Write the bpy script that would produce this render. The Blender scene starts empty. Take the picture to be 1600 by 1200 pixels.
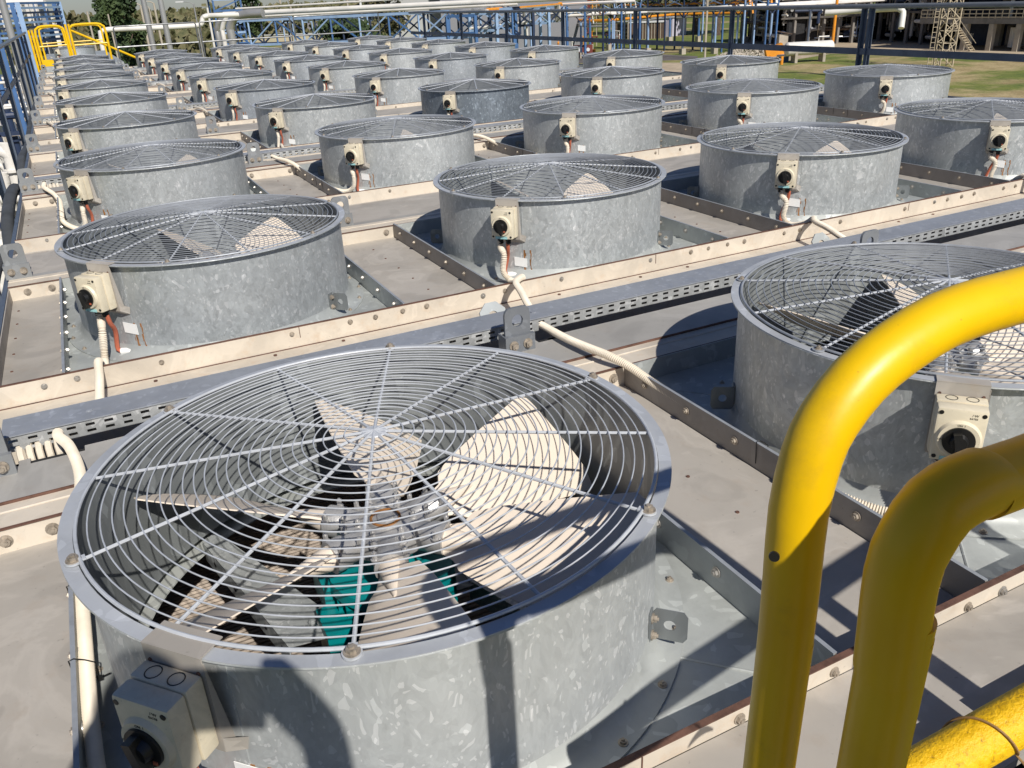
import bpy, bmesh, math, random
from mathutils import Vector, Matrix, noise
R = math.radians; PI = math.pi
scene = bpy.context.scene; COL = scene.collection
# ---------------------------------------------------------------- camera
F = 1300.14                                   # focal length in pixels of a 1600 px wide picture
CAM = Vector((-0.33031, -1.24235, 0.71575))   # metres; origin is the rim centre of the nearest left fan
FW = Vector((0.39239612, 0.81647513, -0.42354888)).normalized()
RT = Vector((0.89094519, -0.45181978, -0.04555833)).normalized()
UP = Vector((0.22856501, 0.35948192, 0.90472691)).normalized()
cd = bpy.data.cameras.new('camera'); cam = bpy.data.objects.new('camera', cd); COL.objects.link(cam)
cam.matrix_world = Matrix((( RT.x, UP.x, -FW.x, CAM.x), (RT.y, UP.y, -FW.y, CAM.y), (RT.z, UP.z, -FW.z, CAM.z), (0, 0, 0, 1)))
cd.sensor_width = 36; cd.lens = F/1600*36; cd.clip_start = 0.02; cd.clip_end = 9000
scene.camera = cam
# ---------------------------------------------------------------- light
SUN_AZ = 91.0      # direction the shadows fall, degrees from +X
SUN_EL = 40.5
w = bpy.data.worlds.new('World'); scene.world = w; w.use_nodes = True
nt = w.node_tree; bg = nt.nodes['Background']; sky = nt.nodes.new('ShaderNodeTexSky')
sky.sky_type = 'NISHITA'; sky.sun_disc = False; sky.sun_elevation = R(SUN_EL)
sd = Vector((-math.cos(R(SUN_AZ))*math.cos(R(SUN_EL)), -math.sin(R(SUN_AZ))*math.cos(R(SUN_EL)), math.sin(R(SUN_EL))))
sky.sun_rotation = math.atan2(sd.x, sd.y); sky.air_density = 1.0; sky.dust_density = 0.3; sky.ozone_density = 1.2
tint = nt.nodes.new('ShaderNodeMix'); tint.data_type = 'RGBA'; tint.blend_type = 'MULTIPLY'; tint.inputs[0].default_value = 1
tint.inputs[7].default_value = (.84, .95, 1.24, 1); nt.links.new(sky.outputs[0], tint.inputs[6]); nt.links.new(tint.outputs[2], bg.inputs[0]); bg.inputs[1].default_value = 0.05
sl = bpy.data.lights.new('sun', 'SUN'); sl.energy = 5.0; sl.angle = R(0.53); sl.color = (1, .955, .88)
so = bpy.data.objects.new('sun', sl); COL.objects.link(so); so.rotation_euler = sd.to_track_quat('Z', 'Y').to_euler()
scene.view_settings.view_transform = 'Standard'; scene.view_settings.look = 'None'
scene.view_settings.exposure = -0.06; scene.view_settings.gamma = 1
scene.cycles.max_bounces = 6; scene.cycles.transparent_max_bounces = 8
# ---------------------------------------------------------------- helpers
SU, SV = 1.44052, 1.96674      # fan spacing across and along
FL = -0.318                    # pan floor below the fan rims
G = -9.3                       # ground level
def ray(x, y): return (FW + RT*((x-800)/F) - UP*((y-600)/F))
def PT(x, y, D): return CAM + ray(x, y)*D                 # point at forward distance D
def onz(x, y, z):
    d = ray(x, y); return CAM + d*((z-CAM.z)/d.z)
def ony(x, y, Y):
    d = ray(x, y); return CAM + d*((Y-CAM.y)/d.y)
def base(x, y): return onz(x, y, G)
def ztop(B, y):                                             # height of a vertical over B seen at picture row y
    k = (600-y)/F; a = B-CAM; a.z = 0
    return CAM.z + (k*a.dot(FW) - a.dot(UP))/(UP.z - k*FW.z)
def tag(o, label=None, cat=None, group=None, kind=None):
    if label: o['label'] = label
    if cat: o['category'] = cat
    if group: o['group'] = group
    if kind: o['kind'] = kind
    return o
def empty(name, loc, label, cat, group=None, rz=0):
    o = bpy.data.objects.new(name, None); COL.objects.link(o); o.location = loc; o.rotation_euler = (0, 0, rz)
    o.empty_display_size = .1
    return tag(o, label, cat, group)
class MB:
    def __init__(s): s.v = []; s.f = []; s.m = []
    def add(s, vs, fs, mi=0):
        n = len(s.v); s.v += [tuple(v) for v in vs]; s.f += [tuple(i+n for i in f) for f in fs]; s.m += [mi]*len(fs); return s
    def box(s, x0, y0, z0, x1, y1, z1, mi=0):
        return s.add([(x0,y0,z0),(x1,y0,z0),(x1,y1,z0),(x0,y1,z0),(x0,y0,z1),(x1,y0,z1),(x1,y1,z1),(x0,y1,z1)],
                     [(0,3,2,1),(4,5,6,7),(0,1,5,4),(1,2,6,5),(2,3,7,6),(3,0,4,7)], mi)
    def obox(s, c, ax, ay, az, mi=0):        # centre and three half-axis vectors
        c, ax, ay, az = map(Vector, (c, ax, ay, az))
        vs = [c+ax*i+ay*j+az*k for k in (-1,1) for i, j in ((-1,-1),(1,-1),(1,1),(-1,1))]
        fs = [(0,3,2,1),(4,5,6,7),(0,1,5,4),(1,2,6,5),(2,3,7,6),(3,0,4,7)]
        if ax.cross(ay).dot(az) < 0: fs = [f[::-1] for f in fs]
        return s.add(vs, fs, mi)
    def bar(s, a, b, w, h, mi=0, up=(0,0,1)):
        a, b = Vector(a), Vector(b); d = b-a; L = d.length
        if L < 1e-6: return s
        d /= L; up = Vector(up)
        if abs(d.dot(up)) > .98: up = Vector((0, 1, 0))
        x = d.cross(up).normalized(); z = x.cross(d)
        return s.obox((a+b)/2, d*L/2, x*w/2, z*h/2, mi)
    def tube(s, pts, r, n=8, mi=0, closed=False, caps=True, rf=None):
        pts = [Vector(p) for p in pts]; N = len(pts); rings = []
        ref = None
        for i, p in enumerate(pts):
            if closed: t = pts[(i+1) % N]-pts[i-1]
            else: t = pts[min(i+1, N-1)]-pts[max(i-1, 0)]
            t.normalize()
            if ref is None:
                ref = Vector((0, 0, 1)) if abs(t.z) < .9 else Vector((1, 0, 0))
                ref = (ref - t*ref.dot(t)).normalized()
            else:
                ref = ref - t*ref.dot(t)
                ref = ref.normalized() if ref.length > 1e-6 else t.orthogonal().normalized()
            b = t.cross(ref); rr = rf(i) if rf else (r[i] if isinstance(r, (list, tuple)) else r)
            rings.append([p+(ref*math.cos(2*PI*k/n)+b*math.sin(2*PI*k/n))*rr for k in range(n)])
        vs = [v for q in rings for v in q]; fs = []
        M_ = N if closed else N-1
        for i in range(M_):
            j = (i+1) % N
            for k in range(n): fs.append((i*n+k, i*n+(k+1) % n, j*n+(k+1) % n, j*n+k))
        if not closed and caps: fs += [tuple(range(n))[::-1], tuple((N-1)*n+k for k in range(n))]
        return s.add(vs, fs, mi)
    def cyl(s, a, b, r0, r1=None, n=16, mi=0): return s.tube([a, b], [r0, r0 if r1 is None else r1], n, mi)
    def torus(s, c, R_, r, N=96, n=6, mi=0, z=None):
        c = Vector(c)
        return s.tube([(c.x+R_*math.cos(2*PI*i/N), c.y+R_*math.sin(2*PI*i/N), c.z) for i in range(N)], r, n, mi, closed=True)
    def lathe(s, prof, n=96, c=(0,0,0), mi=0, closed=False):
        vs = []; fs = []; P_ = len(prof)
        for i in range(n):
            a = 2*PI*i/n
            vs += [(c[0]+r*math.cos(a), c[1]+r*math.sin(a), c[2]+z) for r, z in prof]
        for i in range(n):
            j = (i+1) % n
            for k in range(P_ if closed else P_-1):
                l = (k+1) % P_
                fs.append((i*P_+k, i*P_+l, j*P_+l, j*P_+k))
        return s.add(vs, fs, mi)
    def poly(s, pts, d, mi=0):               # flat outline swept by vector d
        pts = [Vector(p) for p in pts]; d = Vector(d); n = len(pts)
        vs = pts+[p+d for p in pts]
        fs = [tuple(range(n))[::-1], tuple(n+i for i in range(n))]+[(i, (i+1) % n, n+(i+1) % n, n+i) for i in range(n)]
        return s.add(vs, fs, mi)
    def hexbolt(s, c, ax, r=.011, h=.007, washer=True, mi=0):
        c = Vector(c); ax = Vector(ax).normalized()
        if washer: s.cyl(c, c+ax*.0025, r*1.45, n=14, mi=mi); c = c+ax*.0025
        s.cyl(c, c+ax*h, r, n=6, mi=mi)
        s.cyl(c+ax*h, c+ax*(h+.003), r*.5, n=8, mi=mi); return s
    def xf(s, fn): s.v = [tuple(fn(Vector(v))) for v in s.v]; return s
    def build(s, name, mats, parent=None, ang=32, off=None):
        me = bpy.data.meshes.new(name)
        if off is not None: s.v = [(a-off[0], b-off[1], c-off[2]) for a, b, c in s.v]
        me.from_pydata(s.v, [], s.f)
        for m in (mats if isinstance(mats, (list, tuple)) else [mats]): me.materials.append(m)
        me.polygons.foreach_set('material_index', s.m)
        me.polygons.foreach_set('use_smooth', [True]*len(s.f))
        me.update(); me.set_sharp_from_angle(angle=R(ang))
        bm = bmesh.new(); bm.from_mesh(me); bmesh.ops.recalc_face_normals(bm, faces=bm.faces); bm.to_mesh(me); bm.free()
        o = bpy.data.objects.new(name, me); COL.objects.link(o)
        if parent: o.parent = parent
        return o
def spline(pts, step=.02):
    pts = [Vector(p) for p in pts]; P_ = [pts[0]*2-pts[1]]+pts+[pts[-1]*2-pts[-2]]; out = []
    for i in range(1, len(P_)-2):
        a, b, c, d = P_[i-1:i+3]; n = max(2, int((c-b).length/step))
        for k in range(n):
            t = k/n
            out.append(.5*((2*b)+(c-a)*t+(2*a-5*b+4*c-d)*t*t+(3*b-a-3*c+d)*t**3))
    out.append(pts[-1]); return out
def resample(pts, step):
    out = [pts[0]]; acc = 0
    for a, b in zip(pts, pts[1:]):
        L = (b-a).length
        if L < 1e-9: continue
        t = step-acc
        while t <= L: out.append(a+(b-a)*(t/L)); t += step
        acc = (acc+L) % step
    return out
def kids(o): return [c for c in COL.objects if c.parent == o]
KIDS = {}
def copy_tree(o, parent=None):
    c = o.copy(); COL.objects.link(c)
    if parent: c.parent = parent
    for ch in KIDS.get(o.name, []): copy_tree(ch, c)
    return c
def index_kids():
    KIDS.clear()
    for o in COL.objects:
        if o.parent: KIDS.setdefault(o.parent.name, []).append(o)
# ---------------------------------------------------------------- materials
def NM(name):
    m = bpy.data.materials.new(name); m.use_nodes = True
    t = m.node_tree; return m, t, t.nodes['Principled BSDF']
def nd(t, k, **kw):
    n = t.nodes.new(k)
    for a, b in kw.items():
        if a in n.inputs: n.inputs[a].default_value = b
        else: setattr(n, a, b)
    return n
def coords(t, scale=1, obj=True, sc3=None):
    c = nd(t, 'ShaderNodeTexCoord'); mp = nd(t, 'ShaderNodeMapping')
    s3 = sc3 or (scale, scale, scale); mp.inputs['Scale'].default_value = s3
    t.links.new(c.outputs['Object' if obj else 'Generated'], mp.inputs[0])
    inf = nd(t, 'ShaderNodeObjectInfo'); ad = nd(t, 'ShaderNodeVectorMath', operation='SCALE')
    cmb = nd(t, 'ShaderNodeCombineXYZ')
    for i in range(3): t.links.new(inf.outputs['Random'], cmb.inputs[i])
    t.links.new(cmb.outputs[0], ad.inputs[0]); ad.inputs['Scale'].default_value = 37.0
    t.links.new(ad.outputs[0], mp.inputs['Location'])
    return mp.outputs[0]
def ramp(t, src, stops, interp='LINEAR'):
    r = nd(t, 'ShaderNodeValToRGB'); r.color_ramp.interpolation = interp
    e = r.color_ramp.elements
    while len(e) < len(stops): e.new(.5)
    for x, (p, c) in zip(e, stops):
        x.position = p; x.color = (*c, 1) if not isinstance(c, (int, float)) else (c, c, c, 1)
    t.links.new(src, r.inputs[0]); return r.outputs[0]
def mix(t, a, b, f, mode='MIX'):
    m = nd(t, 'ShaderNodeMix', data_type='RGBA', blend_type=mode)
    for s, v in ((6, a), (7, b), (0, f)):
        if hasattr(v, 'is_linked'): t.links.new(v, m.inputs[s])
        else: m.inputs[s].default_value = (*v, 1) if isinstance(v, tuple) else v
    return m.outputs[2]
def bump(t, bs, src, st=.2, dist=.002):
    b = nd(t, 'ShaderNodeBump'); b.inputs['Strength'].default_value = st; b.inputs['Distance'].default_value = dist
    t.links.new(src, b.inputs['Height']); t.links.new(b.outputs[0], bs.inputs['Normal'])
def simple(name, col, rough=.5, metal=0, var=.12, scale=6, bumpst=0, coat=0, dark=None, bscale=None):
    m, t, b = NM(name); co = coords(t, 1)
    n = nd(t, 'ShaderNodeTexNoise', Scale=scale, Detail=5.0, Roughness=.62); t.links.new(co, n.inputs['Vector'])
    lo = tuple(c*(1-var*1.6) for c in col) if dark is None else dark; hi = tuple(min(1, c*(1+var)) for c in col)
    t.links.new(ramp(t, n.outputs['Fac'], [(.28, lo), (.5, col), (.72, hi)]), b.inputs['Base Color'])
    b.inputs['Metallic'].default_value = metal
    t.links.new(ramp(t, n.outputs['Fac'], [(.3, min(1, rough+.1)), (.7, max(.05, rough-.08))]), b.inputs['Roughness'])
    if coat: b.inputs['Coat Weight'].default_value = coat
    if bumpst:
        n2 = nd(t, 'ShaderNodeTexNoise', Scale=bscale or scale*12, Detail=4.0); t.links.new(co, n2.inputs['Vector'])
        bump(t, b, n2.outputs['Fac'], bumpst, .003)
    return m
def galvanised(name, base_=(.40, .42, .43), scale=26, stretch=(1, 1, 1), amp=1.0, metal=.35, rough=.45):
    m, t, b = NM(name); co = coords(t, 1, sc3=stretch)
    nz = nd(t, 'ShaderNodeTexNoise', Scale=9.0, Detail=3.0); t.links.new(co, nz.inputs['Vector'])
    dv = nd(t, 'ShaderNodeVectorMath', operation='SCALE'); dv.inputs['Scale'].default_value = .09
    t.links.new(nz.outputs['Color'], dv.inputs[0])
    ad = nd(t, 'ShaderNodeVectorMath', operation='ADD'); t.links.new(co, ad.inputs[0]); t.links.new(dv.outputs[0], ad.inputs[1])
    v1 = nd(t, 'ShaderNodeTexVoronoi', Scale=float(scale)); t.links.new(ad.outputs[0], v1.inputs['Vector'])
    v2 = nd(t, 'ShaderNodeTexVoronoi', Scale=scale*2.3); t.links.new(ad.outputs[0], v2.inputs['Vector'])
    s1 = nd(t, 'ShaderNodeSeparateColor'); t.links.new(v1.outputs['Color'], s1.inputs[0])
    s2 = nd(t, 'ShaderNodeSeparateColor'); t.links.new(v2.outputs['Color'], s2.inputs[0])
    mul = lambda k: tuple(min(.92, c*k) for c in base_)
    v3 = nd(t, 'ShaderNodeTexVoronoi', Scale=scale*.42); t.links.new(ad.outputs[0], v3.inputs['Vector'])
    s3 = nd(t, 'ShaderNodeSeparateColor'); t.links.new(v3.outputs['Color'], s3.inputs[0])
    c0 = ramp(t, s3.outputs[0], [(0, mul(1-.30*amp)), (.5, mul(1)), (1, mul(1+.28*amp))])
    c1 = ramp(t, s1.outputs[0], [(0, mul(1-.36*amp)), (.5, mul(1)), (.945, mul(1+.30*amp)), (.955, mul(1+1.6*amp)), (1, mul(1+2.4*amp))])
    c2 = ramp(t, s2.outputs[1], [(0, mul(1-.26*amp)), (.6, mul(1)), (.94, mul(1+.2*amp)), (.947, mul(1+2.2*amp)), (1, mul(1+3.2*amp))])
    c = mix(t, mix(t, c1, c2, .5), c0, .28)
    big = nd(t, 'ShaderNodeTexNoise', Scale=2.2, Detail=5.0, Roughness=.6); t.links.new(co, big.inputs['Vector'])
    c = mix(t, c, ramp(t, big.outputs['Fac'], [(.3, .78), (.7, 1.12)]), .75, 'MULTIPLY')
    stn = nd(t, 'ShaderNodeTexNoise', Scale=5.0, Detail=6.0, Roughness=.7)
    mp2 = nd(t, 'ShaderNodeMapping'); mp2.inputs['Scale'].default_value = (1, 1, .18) if stretch[2] != 1 else (1, 1, 1)
    t.links.new(co, mp2.inputs[0]); t.links.new(mp2.outputs[0], stn.inputs['Vector'])
    c = mix(t, c, ramp(t, stn.outputs['Fac'], [(.28, .80), (.5, 1.0), (.75, 1.10)]), .8, 'MULTIPLY')
    oi = nd(t, 'ShaderNodeObjectInfo')
    c = mix(t, c, ramp(t, oi.outputs['Random'], [(0, (.80, .82, .86)), (.35, (.97, .97, .97)), (1, (1.06, 1.05, 1.03))]), 1.0, 'MULTIPLY')
    t.links.new(c, b.inputs['Base Color']); b.inputs['Metallic'].default_value = metal
    t.links.new(ramp(t, s1.outputs[1], [(0, rough-.09), (1, rough+.12)]), b.inputs['Roughness'])
    bump(t, b, s1.outputs[2], .05*amp, .001)
    return m
def dusty(name, col, stain=(.42, .22, .09), amt=.5, pud=.5, rough=.55, metal=0.0, scale=3.0, bm_=.06):
    """painted sheet with grime and rust-tinted patches"""
    m, t, b = NM(name); co = coords(t, 1)
    n1 = nd(t, 'ShaderNodeTexNoise', Scale=scale, Detail=6.0, Roughness=.65); t.links.new(co, n1.inputs['Vector'])
    n2 = nd(t, 'ShaderNodeTexNoise', Scale=scale*7, Detail=6.0, Roughness=.7); t.links.new(co, n2.inputs['Vector'])
    n3 = nd(t, 'ShaderNodeTexNoise', Scale=scale*40, Detail=2.0); t.links.new(co, n3.inputs['Vector'])
    c = ramp(t, n1.outputs['Fac'], [(.3, tuple(k*.80 for k in col)), (.52, col), (.75, tuple(min(1, k*1.1) for k in col))])
    f = ramp(t, n2.outputs['Fac'], [(.54, 0.0), (.74, amt)])
    c = mix(t, c, stain, f)
    c = mix(t, c, tuple(k*.45 for k in col), ramp(t, n3.outputs['Fac'], [(.70, 0.0), (.76, .45)]))
    n4 = nd(t, 'ShaderNodeTexNoise', Scale=scale*1.7, Detail=8.0, Roughness=.55, Distortion=1.2); t.links.new(co, n4.inputs['Vector'])
    c = mix(t, c, tuple(min(1, k*1.28+.02) for k in col), ramp(t, n4.outputs['Fac'], [(.54, 0.0), (.59, pud), (.64, pud*.3), (.8, pud*.6)]))
    c = mix(t, c, tuple(k*.62 for k in col), ramp(t, n4.outputs['Fac'], [(.28, pud*1.1), (.40, pud*.7), (.45, 0.0)]))
    t.links.new(c, b.inputs['Base Color'])
    b.inputs['Metallic'].default_value = metal
    t.links.new(ramp(t, n1.outputs['Fac'], [(.3, rough+.12), (.7, rough-.08)]), b.inputs['Roughness'])
    bump(t, b, n2.outputs['Fac'], bm_, .003)
    return m
M = {}
M['galv'] = galvanised('galvanised_sheet', (.52, .545, .55), 90, (1, 1, .65), .6, metal=.48, rough=.5)
M['galv_near'] = galvanised('near_galvanised_sheet', (.50, .52, .52), 100, (1, 1, .6), .42, metal=.28, rough=.48)
M['galv_old'] = galvanised('old_galvanised_sheet', (.24, .275, .31), 60, (1, 1, .7), .7, metal=.5, rough=.5)
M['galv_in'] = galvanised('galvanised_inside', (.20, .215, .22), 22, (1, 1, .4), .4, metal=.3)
M['galv_pan'] = galvanised('galvanised_pan', (.42, .44, .43), 26, (1, 1, 1), .22, metal=.15, rough=.5)
M['galv_rim'] = galvanised('galvanised_rim', (.46, .48, .51), 22, (1, 1, 1), .15, metal=.12, rough=.42)
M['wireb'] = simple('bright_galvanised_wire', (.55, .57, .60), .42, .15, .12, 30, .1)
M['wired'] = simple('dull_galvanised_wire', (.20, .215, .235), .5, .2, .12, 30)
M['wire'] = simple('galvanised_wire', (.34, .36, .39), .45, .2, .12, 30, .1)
M['tray'] = galvanised('perforated_tray', (.47, .48, .48), 34, (1, 1, 1), .8)
M['traylid'] = galvanised('tray_lid', (.37, .385, .41), 40, (1, 1, 1), .2, metal=.15)
M['beige'] = dusty('beige_flange', (.62, .55, .455), (.50, .33, .19), .4, pud=.28)
M['beige_flat'] = dusty('beige_flat', (.425, .39, .345), (.38, .29, .21), .3, .42, .55, scale=2.0)
M['greyplate'] = dusty('grey_plate', (.36, .345, .32), (.34, .29, .24), .3, .4, .5, scale=1.6)
M['rustedge'] = simple('rusty_edge', (.13, .065, .045), .75, 0, .35, 30, .2)
M['rust'] = simple('rust_stain', (.30, .13, .035), .8, 0, .35, 25)
M['sideflange'] = dusty('side_flange', (.30, .27, .24), (.25, .2, .14), .3, .3, .5)
M['bolt'] = simple('weathered_bolt', (.38, .33, .27), .5, .4, .35, 60)
M['boltg'] = simple('bright_bolt', (.42, .40, .37), .38, .6, .25, 60)
M['cream'] = dusty('cream_plastic', (.72, .64, .48), (.42, .27, .13), .3, .22, .42, scale=5, bm_=.01)
M['black'] = simple('black_plastic', (.012, .012, .012), .38, 0, .2, 20)
M['hose'] = simple('cream_hose', (.74, .66, .54), .55, 0, .1, 12)
M['red'] = simple('terracotta_cable', (.48, .13, .07), .55, 0, .12, 20)
M['white'] = simple('white_label', (.82, .82, .80), .5, 0, .04, 8)
M['teal'] = simple('teal_motor', (.0, .20, .21), .4, 0, .15, 12)
M['sticker'] = simple('teal_sticker', (.35, .62, .62), .5, 0, .3, 90)
M['blade'] = simple('beige_blade', (.76, .66, .55), .5, 0, .05, 3)
M['alu'] = simple('cast_aluminium', (.50, .49, .48), .4, .5, .18, 25, .25)
M['dark'] = simple('shade_black', (.02, .02, .022), .85, 0, .3, 4)  # near-black colour stands in for shade inside plenum, gutters and process units
M['coil'] = simple('coil_fins', (.42, .35, .29), .5, .2, .25, 18)
M['yellow'] = None
def yellow():
    m, t, b = NM('yellow_paint'); co = coords(t, 1)
    n = nd(t, 'ShaderNodeTexNoise', Scale=9.0, Detail=5.0); t.links.new(co, n.inputs['Vector'])
    c = ramp(t, n.outputs['Fac'], [(.3, (.78, .46, .0)), (.55, (.86, .53, .0)), (.75, (.88, .56, .002))])
    n3 = nd(t, 'ShaderNodeTexNoise', Scale=70.0, Detail=3.0); t.links.new(co, n3.inputs['Vector'])
    c = mix(t, c, (.25, .12, .02), ramp(t, n3.outputs['Fac'], [(.72, 0.0), (.76, .7)]))
    n5 = nd(t, 'ShaderNodeTexNoise', Scale=14.0, Detail=8.0, Roughness=.75); t.links.new(co, n5.inputs['Vector'])
    c = mix(t, c, (.50, .30, .02), ramp(t, n5.outputs['Fac'], [(.56, 0.0), (.72, .35)]))
    t.links.new(c, b.inputs['Base Color']); b.inputs['Roughness'].default_value = .42
    b.inputs['Coat Weight'].default_value = .08; b.inputs['Coat Roughness'].default_value = .3
    n2 = nd(t, 'ShaderNodeTexNoise', Scale=26.0, Detail=4.0); t.links.new(co, n2.inputs['Vector'])
    bump(t, b, n2.outputs['Fac'], .22, .003); return m
M['yellow'] = yellow()
def peeled():
    m, t, b = NM('rough_yellow_paint'); co = coords(t, 1)
    n = nd(t, 'ShaderNodeTexNoise', Scale=160.0, Detail=4.0, Roughness=.7); t.links.new(co, n.inputs['Vector'])
    c = ramp(t, n.outputs['Fac'], [(.30, (.30, .17, .01)), (.40, (.80, .46, .0)), (.6, (.90, .54, .01))])
    t.links.new(c, b.inputs['Base Color']); b.inputs['Roughness'].default_value = .5
    bump(t, b, n.outputs['Fac'], .8, .003); return m
M['peeled'] = peeled()
M['railgrey'] = simple('blue_grey_paint', (.10, .125, .17), .45, .1, .15, 8)
M['railpipe'] = simple('grey_rail_tube', (.20, .215, .23), .4, .3, .1, 10)
M['silver'] = simple('silver_rail', (.17, .175, .18), .4, .4, .12, 6)
M['blue'] = simple('blue_steel', (.06, .14, .31), .5, 0, .2, 1.5)
M['lblue'] = simple('light_blue_steel', (.27, .39, .58), .5, 0, .15, 1.5)
M['navy'] = simple('navy_steel', (.02, .035, .08), .5, 0, .2, 1.5)
M['wpipe'] = simple('white_pipe', (.72, .69, .64), .45, .0, .12, .6)
M['spipe'] = simple('silver_pipe', (.45, .44, .43), .35, .5, .15, .8)
M['orange'] = simple('orange_steel', (.78, .30, .02), .5, 0, .12, 1)
M['concrete'] = simple('concrete', (.42, .37, .30), .85, 0, .15, .8, .2, bscale=8)
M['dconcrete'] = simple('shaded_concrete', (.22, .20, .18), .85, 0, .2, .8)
M['brown'] = simple('brown_panels', (.10, .065, .045), .7, 0, .3, .9)
M['darkred'] = simple('dark_red_paint', (.16, .035, .025), .6, 0, .2, .9)
M['lilac'] = simple('lilac_wall', (.48, .46, .55), .7, 0, .06, .5)
M['greyclad'] = simple('grey_cladding', (.22, .22, .235), .6, 0, .08, .3)
M['whiteclad'] = simple('white_cladding', (.66, .66, .66), .6, 0, .06, .3)
M['creamclad'] = simple('cream_cladding', (.60, .53, .38), .7, 0, .08, .3)
M['dpipe'] = simple('dull_pipe', (.13, .115, .10), .5, .2, .35, 1)
M['greenhose'] = simple('black_hose', (.07, .075, .08), .6, 0, .2, 8)
M['twig'] = simple('brown_twig', (.30, .17, .06), .7, 0, .25, 60)
M['leaf'] = simple('dead_leaf', (.34, .15, .05), .7, 0, .35, 40)
def foliage(name, a, b_, c):
    m, t, b = NM(name); co = coords(t, 1)
    n = nd(t, 'ShaderNodeTexNoise', Scale=.35, Detail=6.0, Roughness=.75); t.links.new(co, n.inputs['Vector'])
    t.links.new(ramp(t, n.outputs['Fac'], [(.35, a), (.5, b_), (.66, c)]), b.inputs['Base Color'])
    b.inputs['Roughness'].default_value = .7; return m
M['olive'] = foliage('olive_foliage', (.05, .06, .02), (.115, .11, .045), (.22, .18, .10))
M['green'] = foliage('dark_green_foliage', (.016, .034, .010), (.035, .06, .018), (.07, .10, .03))
M['bark'] = simple('bark', (.10, .07, .05), .9, 0, .3, 3)
# ---------------------------------------------------------------- ground
def ground_mat():
    m, t, b = NM('dry_grass_ground'); co = nd(t, 'ShaderNodeTexCoord').outputs['Object']
    a = nd(t, 'ShaderNodeTexNoise', Scale=.045, Detail=6.0, Roughness=.6); t.links.new(co, a.inputs['Vector'])
    c = nd(t, 'ShaderNodeTexNoise', Scale=.5, Detail=7.0, Roughness=.7); t.links.new(co, c.inputs['Vector'])
    f_ = nd(t, 'ShaderNodeTexNoise', Scale=4.0, Detail=6.0, Roughness=.8); t.links.new(co, f_.inputs['Vector'])
    g = ramp(t, c.outputs['Fac'], [(.35, (.085, .13, .018)), (.6, (.18, .20, .035))])
    s = ramp(t, c.outputs['Fac'], [(.35, (.28, .21, .09)), (.6, (.42, .33, .17))])
    t.links.new(mix(t, mix(t, g, s, ramp(t, a.outputs['Fac'], [(.53, 0.0), (.60, 1.0)])), ramp(t, f_.outputs['Fac'], [(.3, .55), (.5, 1.0), (.7, 1.35)]), .8, 'MULTIPLY'), b.inputs['Base Color'])
    b.inputs['Roughness'].default_value = .95; return m
gm = MB(); gm.add([(-4500, -800, G), (4500, -800, G), (4500, 7000, G), (-4500, 7000, G)], [(0, 1, 2, 3)])
tag(gm.build('ground', ground_mat()), kind='structure')
def sheet(name, pix, mat, dz, label=None):
    mb = MB(); q = [base(*p) for p in pix]
    mb.add([(p.x, p.y, G+dz) for p in q], [tuple(range(len(q)))]); tag(mb.build(name, mat), kind='structure')
M['sand'] = dusty('sandy_concrete', (.46, .37, .26), (.25, .2, .13), .4, .5, .85, scale=.15)
M['asphalt'] = dusty('old_asphalt', (.13, .115, .11), (.2, .16, .11), .4, .5, .9, scale=.3)
sheet('yard', [(1225, 96), (1300, 84), (1385, 86), (1480, 84), (1700, 92), (1700, 40), (1180, 40), (1150, 78)], M['sand'], .012)
sheet('path', [(820, 101), (1000, 96), (1090, 93), (1090, 88), (1000, 83), (820, 84)], M['asphalt'], .016)
sheet('slab', [(960, 150), (1180, 130), (1160, 98), (1030, 98), (930, 101)], M['sand'], .02)
sheet('dirt_road', [(190, 66), (260, 60), (235, 54), (185, 52), (160, 58)], M['sand'], .012)
# ---------------------------------------------------------------- deck bays
XL, XR = -.735, 6.50
NROW = 10
TD = -.245     # not a picture offset: top of the side flanges
PY0, PY1 = -.56, .565
def row_cols(n): return [c for c in range(5) if not (n == 0 and c > 1) and not (n == 1 and c > 3)]
ORD = ['front', 'second', 'third', 'fourth', 'fifth', 'sixth', 'seventh', 'eighth', 'ninth', 'rearmost']
CORD = ['leftmost', 'second', 'third', 'fourth', 'rightmost']
bolt_me = None
def bolt_mesh():
    mb = MB(); mb.hexbolt((0, 0, 0), (0, 0, 1), .0085, .006); return mb
def put_bolt(p, ax, parent, mat, name='bolt', s=1.0):
    key = mat.name
    me = BM.get(key)
    if me is None:
        o = bolt_mesh().build(name, mat); BM[key] = o.data; me = o.data; bpy.data.objects.remove(o)
    o = bpy.data.objects.new(name, me); COL.objects.link(o)
    o.matrix_local = Matrix.Translation(p) @ Vector(ax).to_track_quat('Z', 'Y').to_matrix().to_4x4() @ Matrix.Scale(s, 4)
    if parent: o.parent = parent
    return o
BM = {}
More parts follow.
